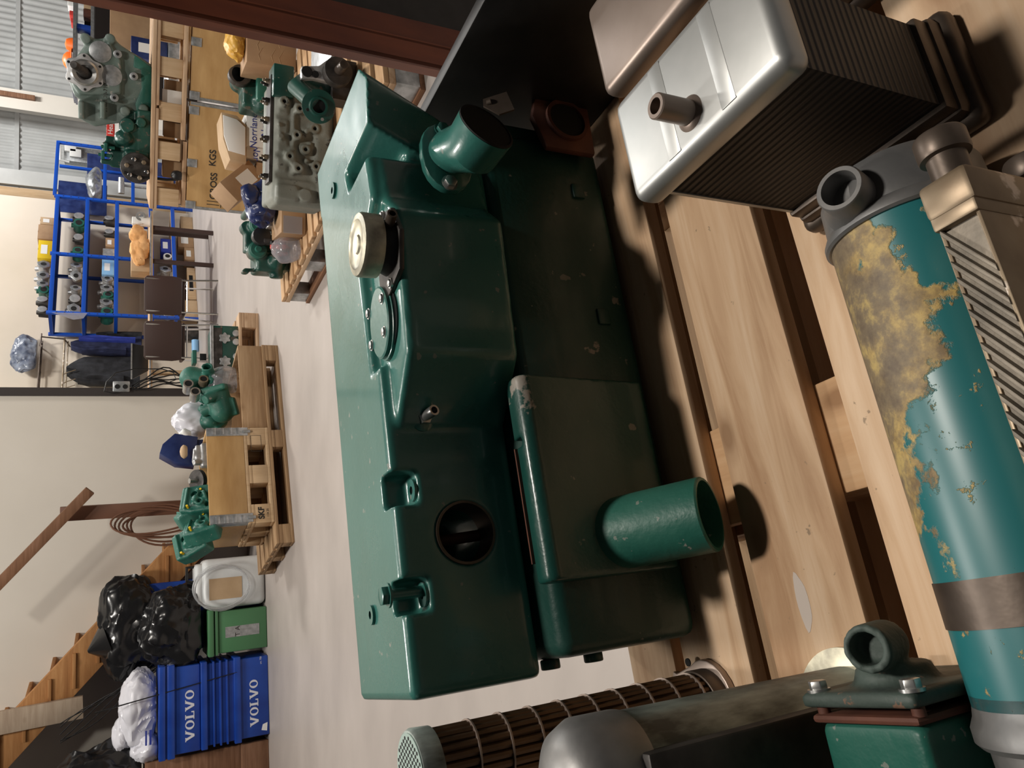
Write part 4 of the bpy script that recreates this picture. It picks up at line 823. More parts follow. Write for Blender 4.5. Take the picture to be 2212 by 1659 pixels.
def chair(label, F):
    T = Thing('side_chair', label, 'chair', F, (0, 0, 0), 'brown chairs at the table'); 
    T.part('backrest', B().prism([(-.22, .40), (.22, .40), (.235, .50), (.225, .77), (.19, .80), (-.19, .80), (-.225, .77), (-.235, .5)], -.02, .012, .01, M=XZ), M['brownseat'])
    T.part('seat', B().box(-.22, .22, .02, .44, .36, .395, .015, seg=3), M['brownseat'])
    for sx in (-.19, .19):
        T.part('leg', B().tube([(sx, -.015, .78), (sx, .0, .40), (sx*1.08, -.06, .0)], .011, 8), M['chrome']); T.part('leg', B().tube([(sx, .42, .36), (sx*1.1, .46, 0)], .011, 8), M['chrome'])
    T.part('stretcher', B().tube([(-.19, -.0, .34), (.19, 0, .34)], .009, 8).tube([(-.19, 0, .35), (-.19, .42, .35)], .009, 8).tube([(.19, 0, .35), (.19, .42, .35)], .009, 8), M['chrome']); return T
c1 = at(470, 645, 1); c1 = atz(470, 645, 0); c2 = atz(470, 740, 0)
ch = chair('brown backed steel leg chair on the right of the pair at the table', frame(c1.x, c1.y-.0, 6))
dup(ch.o, frame(c2.x, c2.y, 3), 'brown backed steel leg chair on the left of the pair, nearest the coats')
# ------------------------------------------------------------------ coat rack on the back wall
CR = SF
T = Thing('coat_rack', 'wall coat rack with brass hat shelf and hooks above the hanging coats', 'coat rack', CR, (-.6, .5, 1.7))
q = B()
for v in (.36, .54): q.tube([(-1.1, v, 2.02), (-.1, v, 2.02)], .010)
T.part('hat_shelf', q.tube([(-.6, .38, 2.02), (-.6, .6, 2.02)], .008), M['bronze_dark']); T.part('rail', B().tube([(-1.1, .42, 1.74), (-.12, .42, 1.74)], .012).tube([(-1.1, .5, 1.70), (-.12, .5, 1.70)], .008), M['brass'])
for u in (-1.08, -.14): T.part('bracket', B().tube([(u, .6, 2.05), (u, .38, 2.02), (u, .42, 1.74), (u, .6, 1.68)], .010), M['bronze_dark'])
for u in (-.75, -.9, -1.0): T.part('hook', B().tube([(u, .42, 1.74), (u, .36, 1.68), (u+.03, .34, 1.58)], .006), M['brass'])
solo('clothes_bag', 'grey-blue clear bag of clothes on the hat shelf', 'bag', CR, (-.42, .44, 2.04), B().bag((-.38, .44, 2.19), (.30, .11, .17), 61, .28, 5), noisy('bag_of_clothes', (.06, .08, .14), (.3, .34, .42), 9, .3))
def coat(label, c, w, h, m, seed, lean=0):
    q = B(); t = bmesh.new(); n = 40; rows = 18; R_ = []
    for j in range(rows+1):
        f = j/rows; ww = w*(.2+.8*min(1, f*4)**.7)*(1+.12*f); R_.append([t.verts.new((c[0]+lean*f+ww*.5*math.cos(2*math.pi*i/n)*(1+.10*noise.noise(Vector((i*.5, f*3, seed)))), c[1]+.09*math.sin(2*math.pi*i/n)*(1+.5*noise.noise(Vector((i*.6, f*1.5, seed+5)))), c[2]-f*h)) for i in range(n)])
    for A, D in zip(R_, R_[1:]):
        for i in range(n): t.faces.new((A[i], A[(i+1) % n], D[(i+1) % n], D[i]))
    t.faces.new(R_[0]); t.faces.new(R_[-1][::-1]); bmesh.ops.recalc_face_normals(t, faces=t.faces); q.add(t); return q
def coatthing(label, c, w, h, m, seed, lean=0, trim=None):
    T = Thing('hanging_coat', label, 'coat', CR, c, 'coats on the rack'); T.part('coat_body', coat(label, c, w, h, m, seed, lean), M[m], ang=60)
    T.part('sleeve', coat('', (c[0]-w*.42, c[1]-.06, c[2]-.14), w*.3, h*.62, m, seed+9, lean*.6), M[m], ang=60)
    if trim: T.part('lining', coat('', (c[0]+w*.1+lean*.3, c[1]-.10, c[2]-.1), w*.18, h*.8, trim, seed+3, lean*.7), M[trim], ang=60)
coatthing('black work jacket hanging on the left of the coats', (-.66, .46, 1.70), .46, .92, 'cloth_dark', 1, -.0)
coatthing('navy jacket with bright blue lining, hanging in the middle of the coats', (-.24, .44, 1.66), .30, .9, 'cloth_navy', 2, .02, 'cloth_blue')
coatthing('dark shiny jacket half hidden behind the shelving end', (-.02, .50, 1.35), .16, .6, 'cloth_dark', 3, 0)
# ------------------------------------------------------------------ plywood crates with the skid and the gearbox
CF = frame(1.33, 6.39, -19)
def crate(label, u0, u1, marks):
    T = Thing('plywood_crate', label, 'crate', CF, ((u0+u1)/2, .4, 0)); bx = T.part('panel', B().box(u0, u1, 0, .8, 0, .605, .003), M['ply_dark'])
    for u in (u0, u1):
        s = 1 if u == u0 else -1; T.part('edge_strip', B().box(min(u, u+s*.022), max(u, u+s*.022), -.003, .02, 0, .60), M['galv'])
    q = B()
    for u in (u0, u1):
        s = 1 if u == u0 else -1
        for k in range(14): q.cyl((u+s*.011, -.005, .03+k*.042), (u+s*.011, -.003, .03+k*.042), .004, n=8)
    T.part('rivets', q, M['steel'])['kind'] = 'stuff'
    for u in (u0+.03, (u0+u1)/2-.05, u1-.06): T.part('corner_clip', B().box(u-.03, u+.03, -.006, 0, .54, .61, .002).cyl((u-.012, -.008, .565), (u-.012, -.005, .565), .012).cyl((u+.014, -.008, .565), (u+.014, -.005, .565), .012), M['galv'])
    if marks:
        text(T, 'marking', 'GROSS', .066, (.19, -.002, .415), FR, M['ink'], parent=bx, bold=.001); text(T, 'marking', 'KGS', .066, (.40, -.002, .43), FR, M['ink'], parent=bx, bold=.001)
        T.part('marking', B().box(.045, .05, -.0018, 0, .37, .46).box(.07, .075, -.0018, 0, .37, .46).box(.03, .09, -.0018, 0, .355, .36), M['ink'], parent=bx)
    return T
crate('tan plywood crate marked GROSS KGS, under the pine skid', 0, .785, True)
crate('plain tan plywood crate to the right of the one marked GROSS KGS', .80, 1.7, False)
T = Thing('pine_skid', 'tall pine skid lying across the two plywood crates, under the gearbox', 'skid', CF, (.75, .4, .61))
T.part('deck_board', B().box(-.03, 1.62, -.02, .10, .835, .862, .003), M['pine'])
for k in range(4): T.part('deck_board', B().box(-.03, 1.62, .16+k*.17, .28+k*.17, .835, .862, .003), M['pine'])
T.part('under_board', B().box(-.03, .7, -.015, .09, .812, .834, .003), M['pine']); T.part('under_board', B().box(.72, 1.62, -.015, .09, .812, .834, .003), M['pine'])
for k, u in enumerate((.0, .34, .62, .93, 1.2, 1.45)):
    for v in (.0, .35, .7): T.part('block', B().box(u, u+.13, v, v+.1, .66, .811, .003), M['pine_z'])
T.part('rail', B().box(.5, 1.62, -.02, .1, .63, .659, .003), M['pine'])
for v in (.02, .37, .72): T.part('rail', B().box(-.02 if v > .1 else .0, 1.62 if v > .1 else .49, v, v+.08, .612, .640, .002), M['pine'])
for (u0, u1, lab) in ((.2, .33, 'pale carton tucked in the skid under the green pump'), (.5, .61, 'brown carton tucked in the skid under the gearbox'), (.80, .91, 'small carton in the skid right of the white labels')):
    solo('carton', lab, 'box', CF, ((u0+u1)/2, .18, .66), B().box(u0, u1, .12, .32, .642, .77, .003), M['card_l' if u0 < .4 else 'card'])
solo('label_card', 'white printed labels pushed into the skid opening', 'label', CF, (.74, .06, .66), B().box(.72, .84, .05, .055, .66, .79, .001), M['paper'])
# gearbox
T = Thing('gearbox', 'large dusty green marine gearbox with a silver flange and shaft, standing on the pine skid', 'gearbox', CF, (.95, .25, .862))
gp = [(182, 79), (198, 80), (206, 84), (232, 82), (244, 81), (262, 98), (284, 112), (305, 124), (329, 141), (330, 214), (268, 214), (205, 214), (172, 214), (160, 206), (147, 170), (149, 150), (165, 122), (181, 100)]
q = B(); sil(q, CF, .16, gp, .26, .01); P0 = lambda x, y, v=.16: onv(CF, x, y, v)
sil(q, CF, .12, [(185, 110), (210, 95), (240, 98), (262, 130), (262, 205), (170, 205), (155, 180), (158, 140)], .06, .01)
lo_ = [(172, 206), (205, 206), (262, 206), (325, 210), (328, 250), (300, 262), (240, 268), (205, 274), (172, 257)]
sil(q, CF, .18, lo_, .20, .01)
for x in (176, 222): p = P0(x, 250); q.box(p.x-.02, p.x+.10, .08, .2, p.z-.018, p.z+.018, .004)
for x, y in ((185, 83), (238, 84), (270, 240), (310, 235)): p = P0(x, y); q.cyl((p.x, .13, p.z), (p.x, .3, p.z), .035)
cuts = []
for pl in ([(276, 112), (288, 118), (286, 150), (272, 148)], [(276, 190), (300, 190), (300, 222), (276, 225)], [(182, 222), (216, 222), (216, 250), (190, 240)], [(230, 225), (262, 228), (266, 250), (240, 248)]): cuts.append(sil(B(), CF, .08, pl, .15, 0))
bd = T.mpart('casing', fused(q, cuts, .008, 2), M['green_grey'])
T.part('green_side', sil(B(), CF, .155, [(290, 118), (327, 145), (328, 248), (300, 258), (292, 225), (306, 190), (304, 150), (288, 145)], .02, .006), M['green_cast'], parent=bd, label='brighter green foot of the casing')
p = P0(183, 157, .11)
lob = T.part('flange', B().prism([(p.x+.118*math.cos(a)*(1+.10*math.cos(6*a)), p.z+.118*math.sin(a)*(1+.10*math.cos(6*a))) for a in [2*math.pi*i/48 for i in range(48)]], .085, .12, .004, M=XZ), M['alu_cast'], label='silver lobed flange')
T.part('hub_ring', B().lathe([(.05, 0), (.088, 0), (.088, .03), (.075, .045), (.05, .04)], (p.x, .085, p.z), (0, -1, 0), 40, True), M['steel'], parent=lob)
T.part('shaft', B().lathe([(.0, -.02), (.044, -.02), (.034, .05), (.027, .06), (.027, .20), (.022, .21), (0, .21)], (p.x, .085, p.z), (.2, -1, .3), 32), M['iron'], label='dark shaft')
q = B()
for k in range(6): a = 2*math.pi*(k+.02)/6; q.cyl((p.x+.112*math.cos(a), .083, p.z+.112*math.sin(a)), (p.x+.112*math.cos(a), .09, p.z+.112*math.sin(a)), .009, n=10)
T.part('flange_holes', q, M['hole'], parent=lob)['kind'] = 'stuff'
for x, y, r in ((217, 112, .072), (240, 163, .072)): c = P0(x, y, .117); T.part('round_cover', B().cyl((c.x, .114, c.z), (c.x, .124, c.z), r, n=36, bev=.003), M['galv'], parent=bd)
for x, y in ((254, 117), (289, 165), (247, 211)): c = P0(x, y, .12); o_ = T.part('bolt_boss', B().cyl((c.x, .10, c.z), (c.x, .2, c.z), .028, n=20, bev=.002), M['galv']); T.part('bolt_hole', B().cyl((c.x, .0985, c.z), (c.x, .101, c.z), .011, n=12), M['hole'], parent=o_)
c = P0(228, 212, .118); text(T, 'cast_number', '22083 20-7103', .035, (c.x+.01, .118, c.z), (math.pi/2, 0, 0), M['ink'], parent=bd)
# injection pump beside it
def lumps(F, spec):
    q = B()
    for kd, x, y, w_, h_, v, dep in spec:
        p = onv(F, x, y, v); s = (onv(F, x-10, y, v)-onv(F, x+10, y, v)).length/20; w2, h2 = w_*s/2, h_*s/2
        if kd == 'b': q.box(p.x-h2, p.x+h2, v, v+dep, p.z-w2, p.z+w2, min(w2, h2)*.25)
        elif kd == 'c': q.cyl((p.x, v, p.z), (p.x, v+dep, p.z), (w2+h2)/2)
        elif kd == 'h': q.cyl((p.x-h2, v+dep/2, p.z), (p.x+h2, v+dep/2, p.z), w2)
        elif kd == 'z': q.cyl((p.x, v+dep/2, p.z-w2), (p.x, v+dep/2, p.z+w2), h2)
        elif kd == 's': q.sph((p.x, v+dep/2, p.z), 1, (h2, dep/2, w2), 2)
    return q
T = Thing('injection_pump', 'dark green injection pump with bright delivery valves, left of the gearbox on the skid', 'pump', CF, (.35, .2, .862))
T.mpart('body', fused(lumps(CF, [('b', 296, 350, 56, 50, .1, .2), ('h', 292, 300, 70, 60, .12, .22), ('h', 285, 262, 50, 50, .14, .2), ('b', 255, 345, 34, 40, .12, .14), ('b', 312, 300, 34, 130, .12, .24), ('z', 248, 310, 40, 30, .16, .1), ('b', 232, 350, 30, 12, .12, .05), ('b', 228, 318, 14, 22, .12, .06), ('c', 275, 270, 32, 32, .08, .1), ('c', 305, 265, 22, 22, .08, .1), ('s', 268, 300, 44, 40, .06, .16), ('b', 300, 366, 50, 30, .08, .16)]), (), .008, 2), M['green_dark'])
c = P0(295, 362, .07); hd = T.part('valve_head', B().cyl((c.x, .02, c.z), (c.x, .1, c.z), .11, n=32, bev=.008), M['iron'])
for k in range(6): a = 2*math.pi*k/6+.3; T.part('delivery_valve', B().cyl((c.x+.068*math.cos(a), -.02, c.z+.068*math.sin(a)), (c.x+.068*math.cos(a), .03, c.z+.068*math.sin(a)), .017, n=6, bev=.002), M['brass' if k % 2 else 'chrome'], parent=hd)
for y, x in ((318, 228), (335, 222)): c = P0(x, y, .1); T.part('clamp', B().box(c.x-.03, c.x+.03, .1, .15, c.z-.012, c.z+.012, .003).cyl((c.x, .125, c.z-.06), (c.x, .125, c.z+.03), .012), M['green_cast'])
T.part('cable', B().tube([P0(x, y, .02) for x, y in ((268, 372), (290, 381), (310, 384), (335, 385), (360, 388), (385, 388))], .010, 8), M['black'])
c = P0(382, 378, .0); T.part('plug', B().bag((c.x, -.04, c.z), (.035, .03, .045), 3, .15, 3), M['black'])
# ------------------------------------------------------------------ far shelves behind
FF = frame(0, 12.4, 0)
T = Thing('wall_shelf', 'far open shelf of grey boards carrying small red and grey things against the corrugated wall', 'shelf', FF, (4.9, .3, 0))
c = onv(FF, 161, 80, 0); c2_ = onv(FF, 199, 80, 0)
T.part('shelf_board', B().box(4.05, 6.2, .0, .5, c.z-.02, c.z+.02), M['galv']); T.part('shelf_board', B().box(4.2, 6.2, .0, .5, c2_.z-.02, c2_.z+.02), M['galv']); T.part('back_panel', B().box(4.25, 6.2, .5, .52, 0, c.z-.1), M['darktrim'])
for u in (4.08, 6.15): T.part('post', B().box(u, u+.05, .2, .25, 0, c.z), M['galv'])
T.part('shelf_board', B().box(4.05, 6.2, 0, .5, .60, .64), M['galv'])
for k, (x0, x1, y0, y1, m, nm, lb) in enumerate([(150, 160, 24, 34, 'red', 'paint_can', 'red can on the far top shelf, upper one of two'), (153, 160, 40, 50, 'red', 'paint_can', 'short red can on the far top shelf next to the blue crate'), (146, 160, 0, 14, 'paper', 'carton', 'white box at the edge of the far top shelf'), (181, 198, 6, 20, 'card_l', 'carton', 'tan carton on the second far shelf'), (180, 198, 22, 36, 'rust', 'machine_part', 'rusty lump on the second far shelf'), (166, 198, 56, 66, 'blue', 'plastic_crate', 'blue crate leaning across the two far shelves'), (186, 198, 94, 108, 'card', 'carton', 'small carton half hidden behind the gearbox top')]):
    b = B(); e = blk(b, FF, .05, x0, x1, y0, y1, .2); solo(nm, lb, 'box' if nm == 'carton' else nm.split('_')[-1], FF, ((e[0]+e[1])/2, .1, e[2]), b, M[m])
for k, (x, y, lb) in enumerate([(153, 91, 'small orange safety helmet on the far top shelf'), (147, 125, 'orange safety helmet just above the gearbox shaft')]):
    c = onv(FF, x, y, .1); solo('safety_helmet', lb, 'helmet', FF, (c.x, .2, c.z-.05), B().lathe([(.17 if k else .13, 0), (.13 if k else .10, .01), (.115 if k else .09, .06), (.07, .1), (0, .12)], (c.x, .2, c.z-.04), (0, 0, 1), 28), M['orange'])
if True:
    c = onv(FF, 161, 125, 0); solo('shelf_plank', 'short grey plank under the orange helmet by the gearbox', 'plank', FF, (4.2, .2, c.z), B().box(4.0, 4.6, .1, .4, c.z-.03, c.z-.005), M['galv'])
def frontbox(name, label, cat, Y, x0, x1, y0, y1, m, dep, z0=None, yaw=0, lab=None, extra=None):
    F = frame(0, 0, yaw) if False else W; T = Thing(name, label, cat, F, tuple(at(x1, (y0+y1)/2, Y)))
    b = B(); e = blk(b, W, Y, x0, x1, y0, y1, dep, z0); T.part('box', b, M[m])
    if lab: T.part('front_patch', B().box(e[0]+.3*(e[1]-e[0]), e[0]+.75*(e[1]-e[0]), Y-.002, Y-.0005, e[2]+.3*(e[3]-e[2]), e[2]+.8*(e[3]-e[2])), M[lab])
    return T, e
frontbox('carton', 'big brown carton behind the right shoulder of the gearbox', 'box', 8.5, 237, 300, 26, 112, 'card', .5, .66)
frontbox('carton', 'white and navy printed box behind the gearbox, below the big carton', 'box', 8.2, 283, 301, 80, 125, 'navy', .2, .66, lab='paper')
solo('bench', 'grey steel bench behind the gearbox, carrying the big carton', 'bench', W, (3.2, 8.5, 0), B().box(2.6, 4.6, 8.15, 9.0, .55, .655, .01).box(2.65, 2.72, 8.2, 8.27, 0, .55).box(4.5, 4.57, 8.2, 8.27, 0, .55).box(2.65, 2.72, 8.9, 8.97, 0, .55), M['galv'])
T, e = frontbox('sign_box', 'red box lettered Spider Heater standing behind the injection pump', 'sign', 9.5, 230, 247, 268, 315, 'red', .2, None)
text(T, 'lettering', 'Spider Heater', .07, ((e[0]+e[1])/2, 9.497, (e[2]+e[3])/2), FR, M['paper'])
T, e = frontbox('white_carton', 'white box under the red Spider Heater box', 'box', 9.5, 248, 262, 268, 305, 'paper', .2, 0)
frontbox('steel_locker', 'pale blue-grey flat cabinet beyond the far bay of the blue shelving', 'cabinet', 15.2, 188, 230, 336, 405, 'navy', .3, 0)
T, e = frontbox('wall_fan', 'grey box unit with white plastic ends on the wall above the far shelving bay', 'unit', 15.6, 138, 170, 318, 350, 'galv', .3, 1.2)
for x, y in ((152, 318), (163, 330)): T.part('end_plate', B().box(*(lambda c: (c.x-.07, c.x+.07, 15.5, 15.6, c.z-.09, c.z+.09))(at(x, y, 15.5)), .01), M['white'])
T.part('bracket', B().tube([at(130, 315, 15.55), at(130, 345, 15.55), at(150, 350, 15.55)], .02), M['white'])
solo('propane_pipe', 'pair of short pale tubes behind the far bay of the shelving', 'tube', W, tuple(at(270, 390, 14.6)), B().cyl(at(262, 395, 14.6), at(262, 418, 14.6), .05).cyl(at(262, 384, 14.6), at(262, 396, 14.6), .045).cyl(at(262, 400, 14.6)-Vector((0, 0, 1.0)), at(262, 400, 14.6), .02), M['alu_cast'])
# ------------------------------------------------------------------ pallets with engines, right of the floor
SP = frame(.49, 4.83, -72)
def footpallet(label, u0, u1):
    T = Thing('wooden_pallet', label, 'pallet', SP, ((u0+u1)/2, .6, 0)); n = 8
    for k in range(n): q = u0+(u1-u0-.09)*k/(n-1); T.part('deck_board', B().box(q, q+.09, 0, 1.2, .148, .17, .003), M['pine_y'])
    for v in (.0, .55, 1.1): T.part('cross_board', B().box(u0, u1, v, v+.10, .12, .147, .002), M['pine'])
    for v in (.0, .55, 1.1):
        T.part('runner', B().box(u0, u1, v, v+.10, 0, .022, .002), M['brownwood'])
        for u in (u0, (u0+u1)/2-.06, u1-.12):
            T.part('foot', B().box(u, u+.12, v+.01, v+.09, .022, .12, .002), M['galv'], label='galvanised foot')
    return T
footpallet('low pine pallet on galvanised feet, left end of the row holding the engines', 0, 1.0)
footpallet('low pine pallet on galvanised feet, nearer end of the row beside the green tank', 1.03, 2.12)
def mthing(name, label, cat, Y, spec, m, z0=.17, vox=.008, mat_parts=()):
    q = lumps(W, [(k, x, y, w_, h_, Y+dv, dep) for k, x, y, w_, h_, dv, dep in spec]); me = fused(q, (), vox, 2); c = at(spec[0][1], spec[0][2], Y)
    T = Thing(name, label, cat, W, (c.x, Y, z0)); T.mpart('casting', me, M[m]); return T
T = mthing('diesel_engine', 'small dark green engine with pulleys and red plugs on the low pallet', 'engine', 4.55,
   [('b', 590, 540, 66, 70, .05, .3), ('c', 556, 487, 36, 36, .0, .12), ('c', 556, 540, 38, 38, -.02, .12), ('c', 535, 490, 28, 28, .05, .1), ('b', 580, 565, 50, 44, .0, .25), ('h', 600, 590, 30, 20, .0, .1), ('b', 540, 520, 22, 50, .06, .1), ('z', 553, 583, 50, 9, .05, .05), ('b', 531, 587, 14, 8, .04, .07), ('b', 590, 470, 60, 50, .1, .2), ('s', 600, 560, 50, 60, -.05, .3), ('c', 538, 455, 18, 18, .1, .2), ('b', 625, 540, 16, 90, .05, .3)], 'green_dark')
for x, y, r in ((556, 487, .045), (556, 540, .05)): c = at(x, y, 4.53); T.part('pulley', B().lathe([(.0, 0), (r, 0), (r, .012), (r*.8, .018), (r*.8, .03), (r*.4, .03), (r*.3, .05), (0, .05)], c, (0, -1, 0), 28), M['green_cast'])
for x, y in ((588, 572), (601, 572), (614, 572)): c = at(x-3, 534, 4.45); T.part('red_plug', B().cyl(at(x, 529, 4.42), at(x, 538, 4.42), .012, n=14, bev=.002), M['red'], label='red plug'); T.part('plug_collar', B().cyl(at(x, 522, 4.42), at(x, 529, 4.42), .014, n=14), M['black'])
c = at(590, 515, 4.42); T.part('alternator_plate', B().box(c.x-.03, c.x+.0, 4.42, 4.52, c.z-.06, c.z+.05, .01), M['iron']); c = at(565, 510, 4.45); T.part('alternator', B().cyl((c.x, 4.43, c.z), (c.x, 4.5, c.z), .05, n=24, bev=.005), M['black']); c = at(585, 495, 4.45); T.part('manifold', B().cyl((c.x, 4.43, c.z), (c.x+.05, 4.45, c.z+.01), .03).box(c.x-.02, c.x+.03, 4.42, 4.5, c.z-.05, c.z-.01, .006), M['alu_cast'])
b = B(); T, e = frontbox('carton', 'worn brown carton with clear tape on the low pallet, beneath the navy plastic', 'box', 4.15, 608, 673, 415, 508, 'card', .3, .172)
T.part('tape_film', B().box(e[0]-.002, e[0]+.09, 4.146, 4.15, e[2]+.02, e[3]-.01), M['bagclear'])
c = at(590, 432, 4.2); solo('plastic_bag', 'navy and clear plastic bag crumpled on top of the worn carton', 'bag', W, (c.x, 4.3, e[3]+.002), B().bag((c.x, 4.32, e[3]+.075), (.12, .11, .085), 71, .28, 5).bag((c.x+.02, 4.25, e[3]+.14), (.06, .05, .05), 74, .3, 3), M['navy'])
c = at(637, 535, 4.25); solo('wrapped_part', 'part wrapped in grey film beside the worn carton on the low pallet', 'wrapped part', W, (c.x, 4.3, .172), B().bag((c.x, 4.33, .235), (.075, .08, .085), 77, .2, 4), M['bagclear'])
# grey engine block
_e = at(650, 438, 3.6); EB = frame(_e.x, 3.6, -4); ZB = at(586, 420, 3.62).z-.41
T = Thing('engine_block', 'long dusty grey engine block with round bosses and brass valve gear on top', 'engine block', EB, (.28, .15, .17))
b = B(); b.box(0, .56, .0, .30, .171, .41+ZB, .01); b.box(.02, .54, -.02, .05, .18, .17+ZB+.06, .02)
random.seed(9)
for k in range(26):
    x_, z_ = random.uniform(.02, .54), random.uniform(.19, .40+ZB); r_ = random.uniform(.008, .02)
    if k % 3: b.cyl((x_, -.02-random.random()*.015, z_), (x_, .03, z_), r_)
    else: b.box(x_-r_*2, x_+r_*2, -.022, .02, z_-r_*.6, z_+r_*.6, .003)
b.box(.0, .07, -.045, .05, .30+ZB, .40+ZB, .012); b.cyl((.03, -.05, .27+ZB), (.03, .0, .27+ZB), .03); b.box(.02, .10, -.04, .0, .20, .24, .01)
for k in range(4): b.box(.13+k*.085, .195+k*.085, -.012, .02, .345+ZB, .395+ZB, .006)
b.box(.12, .48, -.016, .02, .315+ZB, .33+ZB, .004); b.box(-.02, .10, -.02, .2, .20, .40+ZB, .015); b.box(.30, .54, -.03, .05, .18, .24, .02)
bos = [(x, z+ZB) for x, z in [(.15, .30), (.24, .27), (.30, .31), (.44, .37), (.42, .30), (.34, .23), (.17, .22), (.20, .34), (.49, .24)]]
for x, z in bos: b.cyl((x, -.035, z), (x, .05, z), .024)
T.mpart('block', fused(b, [B().cyl((x, -.06, z), (x, -.012, z), .010) for x, z in bos], .006, 2), M['dusty'])
for x, z in bos: T.part('boss_bore', B().cyl((x, -.02, z), (x, -.0125, z), .0115, n=14), M['hole'])
q = B(); q.box(.08, .56, .01, .12, .41+ZB, .425+ZB, .003)
T.part('rocker_rail', q, M['iron'])
for k in range(6):
    for j in range(2): T.part('valve_spring', B().cyl((.11+k*.085, .04+j*.05, .42+ZB), (.11+k*.085, .035+j*.05, .445+ZB), .012, .010, n=12).cyl((.11+k*.085, .03+j*.05, .445+ZB), (.11+k*.085, .03+j*.05, .458+ZB), .006, n=6), M['brass' if (k+j) % 2 else 'iron'])
T.part('tappet_cover', B().box(.46, .60, -.03, .10, .33+ZB, .42+ZB, .006), M['green_dark'])
# elbow with round flange
c = at(690, 228, 3.100); T = Thing('exhaust_elbow', 'dark green pipe elbow ending in a round bolted flange, in front of the grey block', 'pipe elbow', W, (c.x, 3.170, .17))
T.part('pipe', B().tube([(c.x+.12, 3.270, c.z-.05), (c.x+.14, 3.250, c.z+.04), (c.x+.10, 3.210, c.z+.07), (c.x+.045, 3.160, c.z+.03), (c.x, 3.110, c.z)], .036, 24), M['green_dark'])
T.part('support', B().cyl((c.x+.12, 3.270, .171), (c.x+.12, 3.270, c.z-.04), .036), M['green_dark'])
fl_ = T.part('flange', B().lathe([(.026, 0), (.066, 0), (.066, .012), (.04, .016), (.034, .03), (.026, .03)], (c.x, 3.115, c.z), (-.25, -.9, .15), 36, True), M['green_dark']); T.part('bore', B().cyl((c.x, 3.110, c.z), (c.x-.004, 3.102, c.z), .026), M['hole'], parent=fl_)
for a in (0.4, 2.0, 3.370, 5.2): T.part('bolt_hole', B().cyl((c.x+.052*math.cos(a)-.003, 3.101, c.z+.052*math.sin(a)), (c.x+.052*math.cos(a)-.004, 3.097, c.z+.052*math.sin(a)), .007, n=6), M['steel' if a > 3 else 'hole'], parent=fl_)
# aluminium pieces
T = Thing('filter_housing', 'pale aluminium filter housings standing behind the grey block', 'filter', W, tuple(at(640, 210, 4.2)))
for x, y, r in ((622, 208, .032), (637, 215, .02)): c = at(x, y, 4.2); T.part('cylinder', B().cyl((c.x, 4.2, .18), (c.x, 4.2, c.z+.07), r, n=24, bev=.006), M['alu'])
c = at(628, 195, 4.16); T.part('eye', B().ring((c.x, 4.15, c.z), (c.x, 4.18, c.z), .026, .01), M['alu']); c = at(655, 215, 4.1); T.part('cone', B().cyl((c.x, 4.1, .18), (c.x, 4.1, c.z+.05), .06, .03, 24), M['alu_cast'])
T = mthing('diesel_engine', 'tall green engine with dark pulleys behind the grey block, under the scratched carton', 'engine', 4.75,
   [('b', 585, 180, 80, 90, .05, .35), ('b', 560, 165, 50, 50, .0, .2), ('c', 522, 165, 40, 40, .0, .15), ('b', 545, 205, 40, 50, .0, .2), ('s', 575, 215, 60, 50, -.06, .2), ('b', 605, 150, 30, 50, .05, .3), ('z', 560, 225, 60, 20, .0, .08), ('h', 600, 160, 30, 60, -.06, .2), ('b', 575, 160, 30, 60, -.05, .3)], 'green_dark')
for x, y, r in ((512, 163, .05), (520, 163, .06)): c = at(x, y, 4.72); T.part('pulley', B().cyl((c.x, 4.70, c.z), (c.x, 4.76, c.z), r, n=28, bev=.008), M['iron'])
c = at(573, 190, 4.68); T.part('cover', B().box(c.x-.08, c.x+.1, 4.66, 4.72, c.z-.05, c.z+.05, .012), M['green_cast'])
b = B(); T, e = frontbox('carton', 'large brown carton with shiny tape scratches, against the rack upright', 'box', 4.45, 533, 650, 60, 155, 'card', .25, .172)
q = B(); random.seed(5)
for k in range(14):
    u_ = e[0]+.02+random.random()*(e[1]-e[0]-.06); z_ = e[2]+.05+random.random()*(e[3]-e[2]-.1); q.tube([(u_, 4.449, z_), (u_+.03, 4.4485, z_+.01), (u_+.07, 4.449, z_-.01)], .0016, 4)
T.part('tape_scratch', q, M['card_l'])
c = at(505, 100, 4.6); solo('yellow_bag', 'crumpled yellow-orange bag on top of the scratched carton', 'bag', W, (c.x, 4.5, e[3]+.003), B().bag((c.x, 4.55, e[3]+.045), (.09, .07, .06), 81, .3, 4), M['mustard'])
# gear plate with shaft
T = Thing('gear_plate', 'pale metal plate carrying a round dark flywheel flange and shaft, near the tank tip', 'engine part', W, tuple(at(745, 150, 3.150)))
b = B(); sil(b, W, 3.150, [(652, 142), (652, 168), (680, 168), (712, 176), (735, 180), (752, 172), (756, 140), (738, 128), (705, 130), (690, 142)], .04, .004); pl_ = T.part('plate', b, M['alu_cast'])
for x, y, r in ((663, 155, .022), (681, 161, .014)): c = at(x, y, 3.150); T.part('port', B().cyl((c.x, 3.145, c.z), (c.x, 3.151, c.z), r), M['hole'], parent=pl_)
c = at(728, 158, 3.130); T.part('disc', B().cyl((c.x, 3.100, c.z), (c.x, 3.150, c.z), .058, n=36, bev=.004), M['iron']); T.part('shaft', B().cyl((c.x, 3.10, c.z), (c.x-.02, 2.98, c.z+.01), .02, .017, 20, bev=.002), M['bronze_dark'], label='brown steel shaft')
T.part('stand', B().box(c.x-.08, c.x+.09, 3.200, 3.300, .171, c.z+.0), M['iron'])
